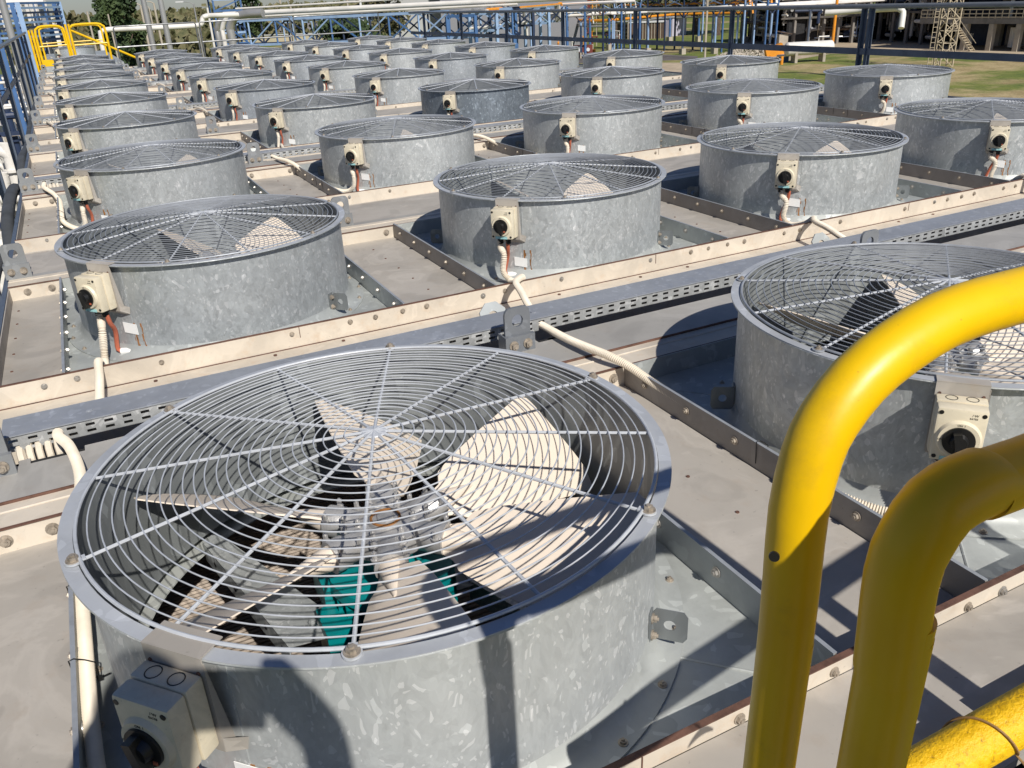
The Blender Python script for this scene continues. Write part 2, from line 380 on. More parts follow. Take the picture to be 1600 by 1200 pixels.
def bay(n):
    y0 = n*SV
    e = empty('deck_bay', (XL, y0, FL), 'beige sheet metal roof bay under the %s row of fan cowls' % ORD[n], 'deck', 'beige roof bays between the fan rows')
    off = (XL, y0, FL)
    P = lambda mb, name, mat: mb.build(name, mat, e, off=off)
    rnd = random.Random(n)
    # near flange
    yf = y0+PY0
    mb = MB(); mb.box(XL, yf-.006, FL+(.035 if n == 0 else -.004), XR, yf-.001, -.251, 0)
    mb.box(XL, yf-.0065, -.251, XR, yf+.004, -.2485, 1)
    for x in [XL+.9+1.44*i for i in range(5)]: mb.box(x, yf-.0075, FL+.03, x+.002, yf-.0062, -.2515, 1)
    nf = P(mb, 'near_flange', [M['beige'], M['rustedge']])
    xs = []
    for c in range(5):
        for dx in (-.60, -.51, -.27, .14, .34, .43, .53, .62): xs.append(c*SU+dx)
    if n < 3:
        for x in xs:
            if XL+.02 < x < XR-.1: put_bolt((x-XL, yf-.006-y0, -.272-FL+rnd.uniform(-.003, .003)), (rnd.uniform(-.1, .1), -1, rnd.uniform(-.1, .1)), nf, M['boltg'] if rnd.random() < .3 else M['bolt'], s=rnd.choice([.68, .75, .8]))
    else:
        mb = MB()
        for x in xs: mb.cyl((x, yf-.006, -.274), (x, yf-.013, -.274), .01, n=7)
        mb.build('bolt_row', M['bolt'], nf, off=off)
    # ledge in front of the near flange
    mb = MB()
    if n == 0:
        mb.box(XL, yf-.24, -.30, XR, yf-.007, -.2835)
        P(mb, 'front_ledge', M['beige_flat'])
        mb = MB()     # notched angle
        yn = yf-.19
        x = -1.2
        segs = [(-.7, .02), (.10, .255), (.30, .42), (.45, .62), (.66, 1.4), (1.5, 2.4)]
        for a, b in segs:
            mb.box(a, yn-.003, -.283, b, yn, -.243); mb.box(a, yn+.0002, -.2460, b, yn+.012, -.243)
        P(mb, 'notched_angle', M['beige'])
        for x in (.36, .41, .9, .97):
            put_bolt((x-XL, yn-.045-y0, -.2835-FL), (0, 0, 1), e, M['rustedge'], s=.7)
    else:
        mb = MB()
        deep = n % 2 == 1
        mb.box(XL, yf-.0105, FL-.006, XR, yf-.0065, FL+.0005, 1)
        if deep:
            mb.box(XL, yf-.16, FL-.012, XR, yf-.0110, FL-.0015, 0)
            mb.box(XL, yf-.163, FL-.2, XR, yf-.1602, FL-.002, 0)
        else:
            ya = (n-1)*SV+.68
            N = 8; L0 = yf-.011; pts = [(yf-.011, FL-.001), (yf-.13, FL+.001)]
            for i in range(1, N+1):
                k = i/N; pts.append((yf-.13-.15*k, FL+.001+.059*(k*k*(3-2*k))))
            pts += [(ya+.04, -.2565)]
            vs = []; fs = []
            for yy, zz in pts: vs += [(XL, yy, zz), (XR, yy, zz)]
            for i in range(len(pts)-1): fs.append((2*i, 2*i+1, 2*i+3, 2*i+2))
            mb.add(vs, fs, 2)
            mb.tube([(XL+.01+.18*i, yf-.29+rnd.uniform(-.002, .002), -.256) for i in range(int((XR-XL)/.18))], .003, 5, 2)
        for c in range(5):
            for dx in (-.3, .07, .3):
                mb.cyl((c*SU+dx, yf-.04, FL-.0015), (c*SU+dx, yf-.04, FL+.002), .006, n=8, mi=1)
        P(mb, 'gutter_ledge', [M['beige'], M['rustedge'], M['beige_flat']])
    # far wall, ledge, grey plate
    yw = y0+PY1
    mb = MB(); mb.box(XL, yw+.001, FL-.003, XR, yw+.006, -.2575, 0); mb.box(XL, yw-.003, -.2575, XR, yw+.006, -.2550, 1)
    mb.box(XL, yw+.0065, -.262, XR, yw+.118, -.2565, 0)
    mb.tube([(XL+.15*i, yw+.075+rnd.uniform(-.002, .002), -.2565) for i in range(int((XR-XL)/.15)+1)], .003, 5, 0)
    P(mb, 'far_wall', [M['beige'], M['rustedge']])
    if n % 2 == 0:
        mb = MB(); ye = y0+.872
        gaps = [(-.62, -.50)]+[(c*SU+.77, c*SU+.845) for c in range(5)]
        mb.box(XL, yw+.113, -.2560, XR, ye-.03, -.2500, 0)
        x = XL+.09
        for a, b in gaps:
            mb.box(x, ye-.0305, -.2562, a, ye, -.2502, 0); x = b
        mb.box(x, ye-.0305, -.2562, XR, ye, -.2502, 0)
        mb.box(XL, yw+.109, -.2562, XR, yw+.1128, -.2496, 1)
        P(mb, 'grey_plate', [M['greyplate'], M['rustedge']])
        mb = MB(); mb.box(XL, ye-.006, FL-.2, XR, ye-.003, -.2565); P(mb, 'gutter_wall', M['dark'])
    else:
        mb = MB(); mb.box(XL, yw+.1185, -.262, XR, yw+.16, -.2562); P(mb, 'grey_plate', M['greyplate'])
    # filler panels between the pans
    cols = list(range(5))
    edges = [(XL+.004, -.5465)]+[(c*SU+.5465, (c+1)*SU-.5465) for c in range(4)]+[(4*SU+.5465, XR-.004)]
    for k, (a, b) in enumerate(edges):
        mb = MB(); mb.box(a, yf+.0045, FL-.004, b, yw+.0005, FL+.004, 0)
        m_ = max(3, 6)
        for i in range(6):
            for xx in ((a+.03, (a+b)/2+.02) if k else (a+.025,)):
                yy = yf+.12+.17*i
                mb.cyl((xx, yy, FL+.004), (xx, yy, FL+.0065), .0045, n=6, mi=1)
        if k == 0: mb.box(XL, yf+.005, FL-.004, XL+.0035, yw, -.262, 0)
        pnl = P(mb, 'filler_panel', [M['beige_flat'], M['rustedge']])
        if n < 3:
            for xx in (a+.06, b-.035): put_bolt((xx-XL, yw+.001-y0, -.285-FL), (0, -1, 0), pnl, M['bolt'], s=1.15)
    return e
for n in range(NROW): bay(n)
# deck body: outer casing of the cooler with the coil inside
mb = MB()
y_a, y_b = -1.02, (NROW-1)*SV+PY1+.30
for a, b, c, d in ((XL-.02, y_a, XL-.002, y_b), (XR+.002, y_a, XR+.02, y_b)): mb.box(a, b, -1.9, c, d, -.262, 0)
mb.box(XL, y_a, -1.9, XR, y_a+.02, -.3005, 0); mb.box(XL, y_b-.02, -1.9, XR, y_b, -.30, 0)
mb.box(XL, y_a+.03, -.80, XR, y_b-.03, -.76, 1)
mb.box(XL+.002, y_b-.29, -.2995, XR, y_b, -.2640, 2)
for yy in [i*SV+.9 for i in range(-1, NROW)]:
    for xx in (XL+.1, 2.9, XR-.1): mb.box(xx-.12, yy-.12, G, xx+.12, yy+.12, -1.9, 0)
casing = mb.build('cooler_casing', [M['railgrey'], M['dark'], M['beige_flat']])
tag(casing, 'blue-grey steel casing carrying the whole roof of fans', 'casing')
mb = MB()                                                     # finned coils seen through the nearest cowls
for c in range(2):
    for i in range(112):
        y = -.50+i*.0145
        mb.obox((c*SU, y, -.600), (.6, 0, 0), (0, .0012, .003), (0, -.004, .0095), 0)
    for i in range(9): mb.cyl((c*SU-.6, -.45+i*.13, -.62), (c*SU+.6, -.45+i*.13, -.62), .012, n=8)
tag(mb.build('finned_coil', M['coil'], off=None), 'brown finned coil deep below the front fan blades', 'coil')
# ---------------------------------------------------------------- fan
AL = R(-138.5); RAD = Vector((math.cos(AL), math.sin(AL), 0)); TAN = Vector((-math.sin(AL), math.cos(AL), 0))
def bp(r, t, z): return RAD*r+TAN*t+Vector((0, 0, z))
def guard_z(r): return .054-.048*(r/.475)
def text_mesh(s, size, mat, parent, origin, off):
    cu = bpy.data.curves.new('txt', 'FONT'); cu.body = s; cu.size = size; cu.extrude = .0002; cu.align_x = 'CENTER'
    o = bpy.data.objects.new('txt', cu); COL.objects.link(o)
    dg = bpy.context.evaluated_depsgraph_get(); me = bpy.data.meshes.new_from_object(o.evaluated_get(dg)); bpy.data.objects.remove(o)
    me.materials.clear(); me.materials.append(mat)
    Mx = Matrix((( TAN.x, 0, RAD.x, 0), (TAN.y, 0, RAD.y, 0), (0, 1, 0, 0), (0, 0, 0, 1)))
    me.transform(Matrix.Translation(origin-Vector(off)) @ Mx)
    t = bpy.data.objects.new('marking', me); COL.objects.link(t); t.parent = parent; return t
def corr(pts, r, n=10, pitch=.0062):
    p = resample(spline(pts, .01), pitch/2)
    mb = MB(); mb.tube(p, r, n, rf=lambda i: r*(1.10 if i % 2 else .80)); return mb
HOSE_EVEN = [(-.415,-.372,-.20), (-.42,-.35,-.265), (-.45,-.28,-.298), (-.50,-.19,-.29), (-.527,-.10,-.275), (-.529,.122,-.27), (-.532,.30,-.268), (-.536,.427,-.262), (-.557,.52,-.238), (-.585,.59,-.222), (-.60,.66,-.222), (-.612,.78,-.228), (-.612,.965,-.236)]
HOSE_A1 = [(-.415,-.372,-.20), (-.43,-.35,-.265), (-.47,-.30,-.29), (-.515,-.22,-.28), (-.524,-.10,-.272), (-.527,.122,-.27), (-.527,.35,-.262), (-.515,.50,-.225), (-.505,.622,-.20), (-.52,.74,-.185), (-.548,.86,-.205), (-.555,.965,-.236)]
HOSE_ODD = [(-.415,-.375,-.20), (-.425,-.37,-.265), (-.432,-.40,-.298), (-.436,-.48,-.285), (-.440,-.535,-.245), (-.443,-.575,-.232), (-.447,-.64,-.25), (-.455,-.78,-.262), (-.46,-.93,-.245)]
HOSE_LOOSE = [(-.415,-.375,-.20), (-.42,-.37,-.265), (-.40,-.40,-.30), (-.41,-.50,-.27), (-.44,-.57,-.232), (-.50,-.64,-.222), (-.53,-.74,-.225), (-.56,-.86,-.24), (-.565,-.94,-.25)]
def make_fan(hi, hose):
    off = (0, 0, FL); N = 128 if hi else 72
    e = empty('fan_unit', (0, 0, FL), '', 'fan', 'galvanised fan units on the roof deck')
    P = lambda mb, name, mat, par=None: mb.build(name, mat, par or e, off=off)
    mb = MB()
    mb.lathe([(.4825, 0), (.5030, 0), (.5035, -.001), (.5035, -.0025), (.5025, -.0030), (.4825, -.0030), (.4820, -.012), (.4820, -.276)], N, mi=0)
    mb.lathe([(.4820, -.276), (.489, -.294), (.497, -.305), (.512, -.3115), (.5365, -.3135), (.5365, -.3172)], N, mi=3)
    mb.lathe([(.4825, 0), (.4805, -.004), (.4805, -.275), (.472, -.29)], N, mi=1)  # inner face takes a darker copy of the sheet, shade set in its colour
    for i in range(24):
        a = 2*PI*(i+.4)/24
        mb.hexbolt((.523*math.cos(a), .523*math.sin(a), -.3135), (0, 0, 1), .0055, .004, mi=2)
    seam = math.radians(-132)
    mb.obox((.4823*math.cos(seam), .4823*math.sin(seam), -.15), Vector((-math.sin(seam), math.cos(seam), 0))*.0015, Vector((math.cos(seam), math.sin(seam), 0))*.001, (0, 0, .125), 0)
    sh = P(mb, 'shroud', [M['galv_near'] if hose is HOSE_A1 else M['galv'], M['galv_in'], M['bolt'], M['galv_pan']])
    mb = MB()
    for k, (a0, wd) in enumerate(((-131.6, .0045), (-128.5, .002))):
        for j in range(9):
            z = -.205-.0125*j; a = R(a0+.25*math.sin(j*1.3)); wj = wd*(1+.4*math.sin(j*2.1+k))
            mb.obox((.4823*math.cos(a), .4823*math.sin(a), z), Vector((-math.sin(a), math.cos(a), 0))*wj, Vector((math.cos(a), math.sin(a), 0))*.0006, (0, 0, .0063))
    P(mb, 'rust_streak', M['rust'], sh)
    # rim surface as own brighter ring
    mb = MB(); mb.lathe([(.4823, .0003), (.4823, .0018), (.5033, .0018), (.5033, .0003)], N, closed=True)
    P(mb, 'rim', M['galv_rim'])
    # pan
    mb = MB(); K = 96; x0, x1, y0_, y1_ = -.541, .541, PY0+.003, PY1-.0005
    inn = []; out = []
    angs = sorted(set([2*PI*i/K for i in range(K)]+[math.atan2(y, x) % (2*PI) for x in (x0, x1) for y in (y0_, y1_)]))
    for a in angs:
        c, s = math.cos(a), math.sin(a); inn.append((.46*c, .46*s, -.3178))
        t = min((x1/c if c > 1e-9 else x0/c if c < -1e-9 else 9e9), (y1_/s if s > 1e-9 else y0_/s if s < -1e-9 else 9e9))
        out.append((t*c, t*s, FL+.0005))
    n_ = len(angs)
    for sgn, dz in ((1, 0), (-1, -.003)):
        mb.add([(x, y, z+dz) for x, y, z in inn]+[(x, y, z+dz) for x, y, z in out],
               [((i, n_+i, n_+(i+1) % n_, (i+1) % n_) if sgn > 0 else (i, (i+1) % n_, n_+(i+1) % n_, n_+i)) for i in range(n_)])
    for sx, sy in ((x0, y0_), (x1, y0_), (x0, y1_), (x1, y1_)):
        d = Vector((sx, sy, 0)).normalized(); mb.tube([d*.536+Vector((0, 0, FL)), Vector((sx*.97, sy*.97, FL+.0002))], .0032, 6)
    for yy, s in ((y0_, 1), (y1_, -1)):
        mb.box(x0, yy, FL+.001, x1, yy+s*.003, -.2545)
    pan = P(mb, 'mounting_pan', M['galv_pan'])
    for s in (-1, 1):
        mb = MB(); xa = s*.541
        mb.box(min(xa, xa-s*.003), PY0+.006, FL+.001, max(xa, xa-s*.003), PY1-.004, -.2475, 0)
        xb = s*.5445
        mb.box(min(xb, xb-s*.003), PY0+.006, FL+.001, max(xb, xb-s*.003), PY1-.001, -.2480, 1)
        mb.box(min(s*.5375, s*.5455), PY0+.006, -.2474, max(s*.5375, s*.5455), PY1-.004, -.2462, 2)
        fl = P(mb, 'side_flange', [M['galv_pan'], M['sideflange'], M['wire']])
        for i in range(6):
            y = PY0+.10+i*.185
            put_bolt((s*.5450, y, -.275-FL), (s, 0, 0), fl, M['bolt'], s=.9)
            put_bolt((s*.5375, y, -.275-FL), (-s, 0, 0), fl, M['boltg'], s=.9)
    # guard
    mb = MB(); ring_n = 128 if hi else 64; side = 6 if hi else 4
    nr = 24
    for i in range(nr):
        r = .050+(.460-.050)*i/(nr-1)
        jt = .0010 if hi else 0; mb.torus((math.sin(i*2.7)*jt, math.cos(i*1.9)*jt, guard_z(r)+math.sin(i*3.3)*jt*.5), r, .00125 if hi else .0012, ring_n, side)
    mb.torus((0, 0, guard_z(.4780)), .4780, .0030, ring_n, 8)
    for k in range(12):
        a = R(8+30*k); c, s = math.cos(a), math.sin(a); bolted = k % 2 == 0
        pr = [.0, .1, .25, .40, .478]
        mb.tube([Vector((r*c, r*s, guard_z(r)-(.0040 if hi else .001))) for r in pr], .0030 if hi else .0038, 7, 1)
        if bolted:
            mb.bar((.470*c, .470*s, .005), (.484*c, .484*s, .0045), .012, .003); mb.cyl((.486*c, .486*s, .0032), (.486*c, .486*s, .0062), .013, n=16)
    mb.lathe([(.0, .0515), (.020, .0500), (.022, .0480), (0, .0470)], 20)
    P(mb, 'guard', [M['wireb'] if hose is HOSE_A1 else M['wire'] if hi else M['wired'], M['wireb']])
    for k in range(6):
        a = R(8+60*k); put_bolt((.486*math.cos(a), .486*math.sin(a), .0055-FL), (0, 0, 1), e, M['bolt'], s=.9 if hose is HOSE_A1 else .72)
    # rotor
    ZR = -.14
    mb = MB()
    mb.lathe([(0, .012), (.030, .012), (.032, .006), (.070, .004), (.074, -.006), (.074, -.03), (.06, -.038), (0, -.038)], 48)
    mb.lathe([(0, .016), (.016, .016), (.018, .012), (0, .012)], 6, mi=0)
    mb.torus((0, 0, .013), .026, .0025, 24, 6, mi=1)
    for k in range(6):
        a = R(60*k); c, s = math.cos(a), math.sin(a); d = Vector((c, s, 0)); t = Vector((-s, c, 0))
        mb.tube([d*.05+Vector((0, 0, -.014)), d*.085+Vector((0, 0, -.014)), d*.09+Vector((0, 0, -.014)), d*.118+Vector((0, 0, -.014))], [.026, .027, .030, .030], 16)
        for q in (-1, 1):
            for rr in (.072, .108): mb.hexbolt(d*rr+t*q*.026+Vector((0, 0, .002)), (0, 0, 1), .005, .012)
        a2 = R(60*k+30); mb.hexbolt((.05*math.cos(a2), .05*math.sin(a2), .005), (0, 0, 1), .005, .008)
    rot = mb.build('rotor', [M['alu'], M['rust']], e); rot.location = (0, 0, ZR-FL)
    mb = MB()     # one blade along +X
    secs = [(.112, .026, .026, 38), (.140, .034, .036, 38), (.155, .058, .052, 36), (.20, .076, .068, 34), (.30, .106, .096, 32), (.38, .127, .114, 31), (.434, .141, .122, 31), (.452, .128, .075, 31)]
    M_ = 10; vs = []; th = .0026
    for r, le, te, be in secs:
        for q in (1, -1):
            for i in range(M_+1):
                u = -te+(le+te)*i/M_; k = (u/(.5*(le+te)))
                camber = .004*(1-(2*i/M_-1)**2)*min(1, (le+te)/.18)
                thick = th*(1.6 if r < .16 else 1)*(.5+.5*(1-(2*i/M_-1)**6))
                n1 = camber+q*thick
                b = R(be)
                y = u*math.cos(b)-n1*math.sin(b); z = u*math.sin(b)+n1*math.cos(b)
                vs.append((r, y, z-.014))
    W = 2*(M_+1); fs = []
    for j in range(len(secs)-1):
        for i in range(M_):
            a = j*W+i; fs.append((a, a+1, a+W+1, a+W)); a += M_+1; fs.append((a, a+W, a+W+1, a+1))
        for i in (0, M_):
            a, b2 = j*W+i, j*W+M_+1+i; fs.append((a, a+W, b2+W, b2) if i == 0 else (a, b2, b2+W, a+W))
    for j in (0, len(secs)-1):
        for i in range(M_): a = j*W+i; fs.append((a, a+M_+1, a+M_+2, a+1) if j == 0 else (a, a+1, a+M_+2, a+M_+1))
    mb.add(vs, fs)
    mb.tube([Vector((.10, 0, -.014)), Vector((.13, 0, -.014)), Vector((.16, 0, -.012)), Vector((.20, 0, -.008))], [.024, .022, .015, .003], 14)
    bl = mb.build('blade', M['blade'], rot, ang=50)
    for k in range(1, 6):
        o = bl.copy(); COL.objects.link(o); o.parent = rot; o.rotation_euler = (0, 0, R(60*k))
    # motor and beams
    mb = MB(); mb.lathe([(0, -.185), (.04, -.185), (.05, -.215), (.115, -.225), (.118, -.245), (.095, -.25), (.095, -.42), (.08, -.44), (0, -.44)], 32)
    for k in range(28):
        a = 2*PI*k/28; c, s = math.cos(a), math.sin(a)
        mb.obox((.103*c, .103*s, -.335), (.0135*c, .0135*s, 0), (-.0013*s, .0013*c, 0), (0, 0, .085))
    mb.box(-.15, -.08, -.36, -.10, .0, -.275); mb.box(-.13, .0, -.30, -.05, .09, -.235)
    P(mb, 'motor', M['teal'])
    for sg in (1, -1):
        mb = MB(); q = [Vector((x*sg, y*sg, -.300)) for x, y in ((-.300, .362), (-.268, .388), (-.136, .035), (-.145, -.055), (-.213, -.045))]
        mb.poly(q, (0, 0, .0025), 0)
        dn = Vector((0, 0, -.045)); side = (q[4]-q[0]).normalized(); nrm = Vector((side.y, -side.x, 0))*-.002
        mb.poly([q[0]+Vector((0, 0, .003)), q[4]+Vector((0, 0, .003)), q[4]+dn, q[0]+dn], nrm, 0); mb.poly([q[1], q[2], q[2]+dn, q[1]+dn], -nrm, 0)
        for t in (.15, .4, .75, .93): p = q[0].lerp(q[4], t)+Vector((0, 0, -.02)); mb.cyl(p-nrm*.6, p+nrm*1.5, .006, n=10, mi=1)
        mb.hexbolt(q[2].lerp(q[3], .5)+Vector((-.02*sg, 0, .0025)), (0, 0, 1), .007)
        P(mb, 'support_beam', [M['galv'], M['dark']])
    mb = MB(); mb.box(-.15, -.05, -.3045, .15, .04, -.3005); P(mb, 'motor_plate', M['galv_in'])
    # isolator bracket, switch
    mb = MB()
    A = bp(.489, 0, 0)
    pl = [bp(.5035, -.0465, .004), bp(.5035, .0465, .004), bp(.5035, .0465, -.150), bp(.5035, -.0465, -.150)]
    mb.poly(pl, RAD*.002); mb.obox(bp(.485, 0, .0048), RAD*.021, TAN*.0465, (0, 0, .0011))
    mb.poly([bp(.4835, .047, -.150), bp(.5055, .047, -.150), bp(.5055, .047, -.004), bp(.5035, .047, -.004)], TAN*.0012)
    mb.poly([bp(.5045, -.045, -.1505), bp(.5045, .0465, -.1505), bp(.481, .057, -.167), bp(.481, -.03, -.167)], Vector((0, 0, -.0015)))
    mb.poly([bp(.5045, .047, -.127), bp(.4810, .066, -.142), bp(.4810, .060, -.1665), bp(.5045, .047, -.150)], TAN*.0015)
    for t in (-.038, .038): mb.cyl(bp(.5055, t, -.020), bp(.5072, t, -.020), .003, n=8, mi=1)
    br = P(mb, 'switch_bracket', [M['beige_flat'], M['rustedge']])
    bm = bmesh.new()
    def cham(r0, r1, z0, z1, hw, ch):
        """box with bevelled edges"""
        vs = []
        b_ = bmesh.new(); bmesh.ops.create_cube(b_, size=1)
        for v in b_.verts: v.co = Vector(((r0+r1)/2+v.co.x*(r1-r0), v.co.y*2*hw, (z0+z1)/2+v.co.z*(z1-z0)))
        bmesh.ops.bevel(b_, geom=b_.edges[:], offset=ch, segments=2, affect='EDGES', profile=.6)
        m2 = MB(); b_.verts.ensure_lookup_table(); b_.verts.index_update()
        m2.add([bp(v.co.x, v.co.y, v.co.z) for v in b_.verts], [[v.index for v in f.verts] for f in b_.faces]); b_.free(); return m2
    mb = cham(.507, .536, -.136, -.020, .0445, .004)
    m3 = cham(.5364, .568, -.1345, -.0215, .0437, .006); mb.add(m3.v, m3.f)
    mb.tube([bp(.566, 0, -.084), bp(.575, 0, -.084)], [.041, .036], 40)
    for t, z in ((-.036, -.031), (.036, -.031), (-.036, -.125), (.036, -.125)): mb.cyl(bp(.5675, t, z), bp(.5687, t, z), .0042, n=12, mi=1)
    for t in (-.018, .018): mb.tube([bp(.522+.0105*math.cos(k*PI/8), t+.0105*math.sin(k*PI/8), -.0200) for k in range(16)], .0009, 5, 1, closed=True)
    sw = P(mb, 'isolator_switch', [M['cream'], M['black']])
    mb = MB(); mb.cyl(bp(.5752, 0, -.084), bp(.579, 0, -.084), .0285, n=36)
    kd = (TAN*.25+Vector((0, 0, -1))).normalized() if hi else Vector((0, 0, -1)); ks = kd.cross(RAD)
    mb.tube([bp(.579, 0, -.084), bp(.590, 0, -.084)], [.017, .014], 20)
    kq = [bp(.579, 0, -.084)+kd*a+ks*b for a, b in ((-.022, -.007), (-.022, .007), (.019, .008), (.032, .002), (.032, -.002), (.019, -.008))]
    mb.poly(kq, RAD*.017)
    P(mb, 'knob', M['black'], sw)
    mb = MB(); mb.obox(bp(.5687, -.002, -.1285), RAD*.0003, TAN*.024, (0, 0, .0050)); P(mb, 'sticker', M['sticker'], sw)
    mb = MB(); mb.obox(bp(.5796, .015, -.102), RAD*.0006, TAN*.004, (0, 0, .003)); P(mb, 'red_mark', M['red'], sw)
    if hi:
        for s_, sz, t, z, r in (('ON  I', .0056, 0, -.0540, .5752), ('EATES', .0050, .019, -.040, .5682), ('/\u00b7W', .0070, .021, -.034, .5682), ('OFF', .0050, -.0315, -.086, .5752)):
            text_mesh(s_, sz, M['black'], sw, bp(r, t, z), off)
    mb = MB()
    for t in (-.02, .012): mb.tube([bp(.532, t, -.136), bp(.532, t, -.146), bp(.532, t, -.147), bp(.532, t, -.160)], [.013, .013, .010, .010], 12)
    P(mb, 'cable_gland', M['black'], sw)
    # hose
    pts = [bp(.532, -.02, -.150), bp(.532, -.02, -.175)]+[Vector(p) for p in hose]
    (P(corr(pts, .0115 if hi else .0105), 'cable_hose', M['hose']) if hi else P(MB().tube(spline(pts, .03), .0105, 8), 'cable_hose', M['hose']))
    if hi:
        for yy in ((.26, .04) if hose is HOSE_A1 else (.02, -.13) if hose is HOSE_EVEN else ()):
            loop = [(-.5475, yy, -.243), (-.545, yy, -.300), (-.53, yy, -.302), (-.512, yy, -.288), (-.511, yy, -.262), (-.525, yy, -.250), (-.540, yy, -.241)]
            mb = MB(); mb.tube(loop, .0012, 6, closed=True); mb.box(-.516, yy-.003, -.300, -.508, yy+.003, -.292); mb.bar((-.512, yy, -.296), (-.495, yy-.004, -.290), .003, .001)
            P(mb, 'cable_tie', M['black'])
    q0 = bp(.532, .012, -.155)
    rp = spline([q0, q0+Vector((.003, .005, -.03)), q0+Vector((.012, .03, -.068)), Vector((-.385, -.315, -.292)), Vector((-.365, -.33, -.30))], .012)
    mb = MB(); mb.tube(rp, .0075, 8, 0); mb.tube([rp[-2], rp[-1]+Vector((.02, -.005, 0))], .0115, 8, 1)
    P(mb, 'red_cable', [M['red'], M['white']])
    a = R(-131.5); d = Vector((math.cos(a), math.sin(a), 0)); t = Vector((-math.sin(a), math.cos(a), 0))
    mb = MB(); mb.obox(d*.4845+Vector((0, 0, -.2175)), d*.0006, t*.026+Vector((0, 0, -.003)), (0, 0, .018)); P(mb, 'paper_tag', M['white'])
    # lifting lug low on the right side and on far left
    for a0, nm in ((-46, 1), (147, 1)):
        a = R(a0); d = Vector((math.cos(a), math.sin(a), 0)); t = Vector((-math.sin(a), math.cos(a), 0))
        mb = MB(); c0 = d*.4840+Vector((0, 0, -.262))
        mb.obox(c0+t*.0, d*.0015, t*.012, (0, 0, .034))
        # eye plate with a hole
        cen = c0+d*.030+t*.012; K = 20; ring = []; outp = []
        for i in range(K):
            b = 2*PI*i/K; ring.append(cen+d*.0105*math.cos(b)+Vector((0, 0, .0105*math.sin(b))))
            x = math.cos(b); z = math.sin(b); q = min(.030/max(abs(x), 1e-6), .032/max(abs(z), 1e-6)); q = min(q, .040)
            outp.append(cen+d*x*q+Vector((0, 0, z*q)))
        for dd in (0, 1):
            o_ = t*.002*dd
            mb.add([p+o_ for p in ring]+[p+o_ for p in outp], [(i, (i+1) % K, K+(i+1) % K, K+i) for i in range(K)])
        mb.add(outp+[p+t*.002 for p in outp], [(i, (i+1) % K, K+(i+1) % K, K+i) for i in range(K)])
        mb.add(ring+[p+t*.002 for p in ring], [(i, (i+1) % K, K+(i+1) % K, K+i) for i in range(K)])
        for z in (-.018, .018): mb.hexbolt(c0+t*.002+d*.0015+Vector((0, 0, z)), d, .0065, .006, mi=1)
        P(mb, 'eye_bracket', [M['galv_in'], M['bolt']])
    return e
def place(e, c, n, rot, first=False):
    o = e if first else copy_tree(e)
    o.location = (c*SU, n*SV, FL); rnd = random.Random(c*31+n*7)
    return o
protos = {'A1': make_fan(True, HOSE_A1), 'he': make_fan(True, HOSE_EVEN), 'ho': make_fan(True, HOSE_ODD), 'hl': make_fan(True, HOSE_LOOSE), 'le': make_fan(False, HOSE_EVEN), 'lo': make_fan(False, HOSE_ODD)}
index_kids()
used = set()
ROT = {(0, 0): 15, (1, 0): 43, (0, 1): 33, (1, 1): 22, (2, 1): 5, (1, 2): 50}
SHINE = {}
def fan_label(c, n):
    if (c, n) == (0, 0): return 'largest fan cowl in the foreground with its beige blades and teal motor showing'
    if (c, n) == (1, 0): return 'front right fan cowl partly hidden by the yellow handrail hoops'
    col = {0: 'in the leftmost column', 1: 'in the second column from the left', 2: 'in the middle column', 3: 'in the fourth column from the left', 4: 'in the rightmost column'}[c]
    return 'galvanised fan cowl %s, %s row from the front' % (col, ORD[n] if n < 9 else 'rearmost')
fans = {}
for n in range(NROW):
    for c in row_cols(n):
        if n >= 3: k = 'le' if n % 2 == 0 else 'lo'
        elif (c, n) == (0, 0): k = 'A1'
        elif (c, n) in ((1, 1), (2, 1)): k = 'hl'
        else: k = 'he' if n % 2 == 0 else 'ho'
        o = protos[k] if k not in used else copy_tree(protos[k])
        used.add(k)
        o.location = (c*SU, n*SV, FL); o['label'] = fan_label(c, n)
        fans[(c, n)] = o
allk = {}
for o in COL.objects:
    if o.parent: allk.setdefault(o.parent.name, []).append(o)
for (c, n), o in fans.items():
    for ch in allk.get(o.name, []):
        if ch.name.startswith('shroud') and (c, n) == (2, 3):
            ch.data = ch.data.copy(); ch.data.materials[0] = M['galv_old']; o['label'] = 'darker aged fan cowl in the middle column, fourth row from the front'
        rv = random.Random(c*101+n*13)
        if (c, n) != (0, 0) and ch.name.startswith(('switch_bracket', 'isolator_switch')): ch.rotation_euler = (0, 0, R(((c*7+n*11) % 5-2)*.45))
        if (c, n) != (0, 0) and ch.name.startswith('paper_tag'):
            ch.rotation_euler = (0, 0, R(rv.uniform(-3, 2)))
            if rv.random() < .22: ch.location.z -= .03
        if ch.name.startswith('rotor'): ch.rotation_euler = (0, 0, R(ROT.get((c, n), (c*37+n*23) % 60)))
# one more unit beyond the gates
o = copy_tree(protos['le']); o.location = (SU*0, 12.45*SV, FL); o['label'] = 'lone distant fan cowl seen through the yellow gates'
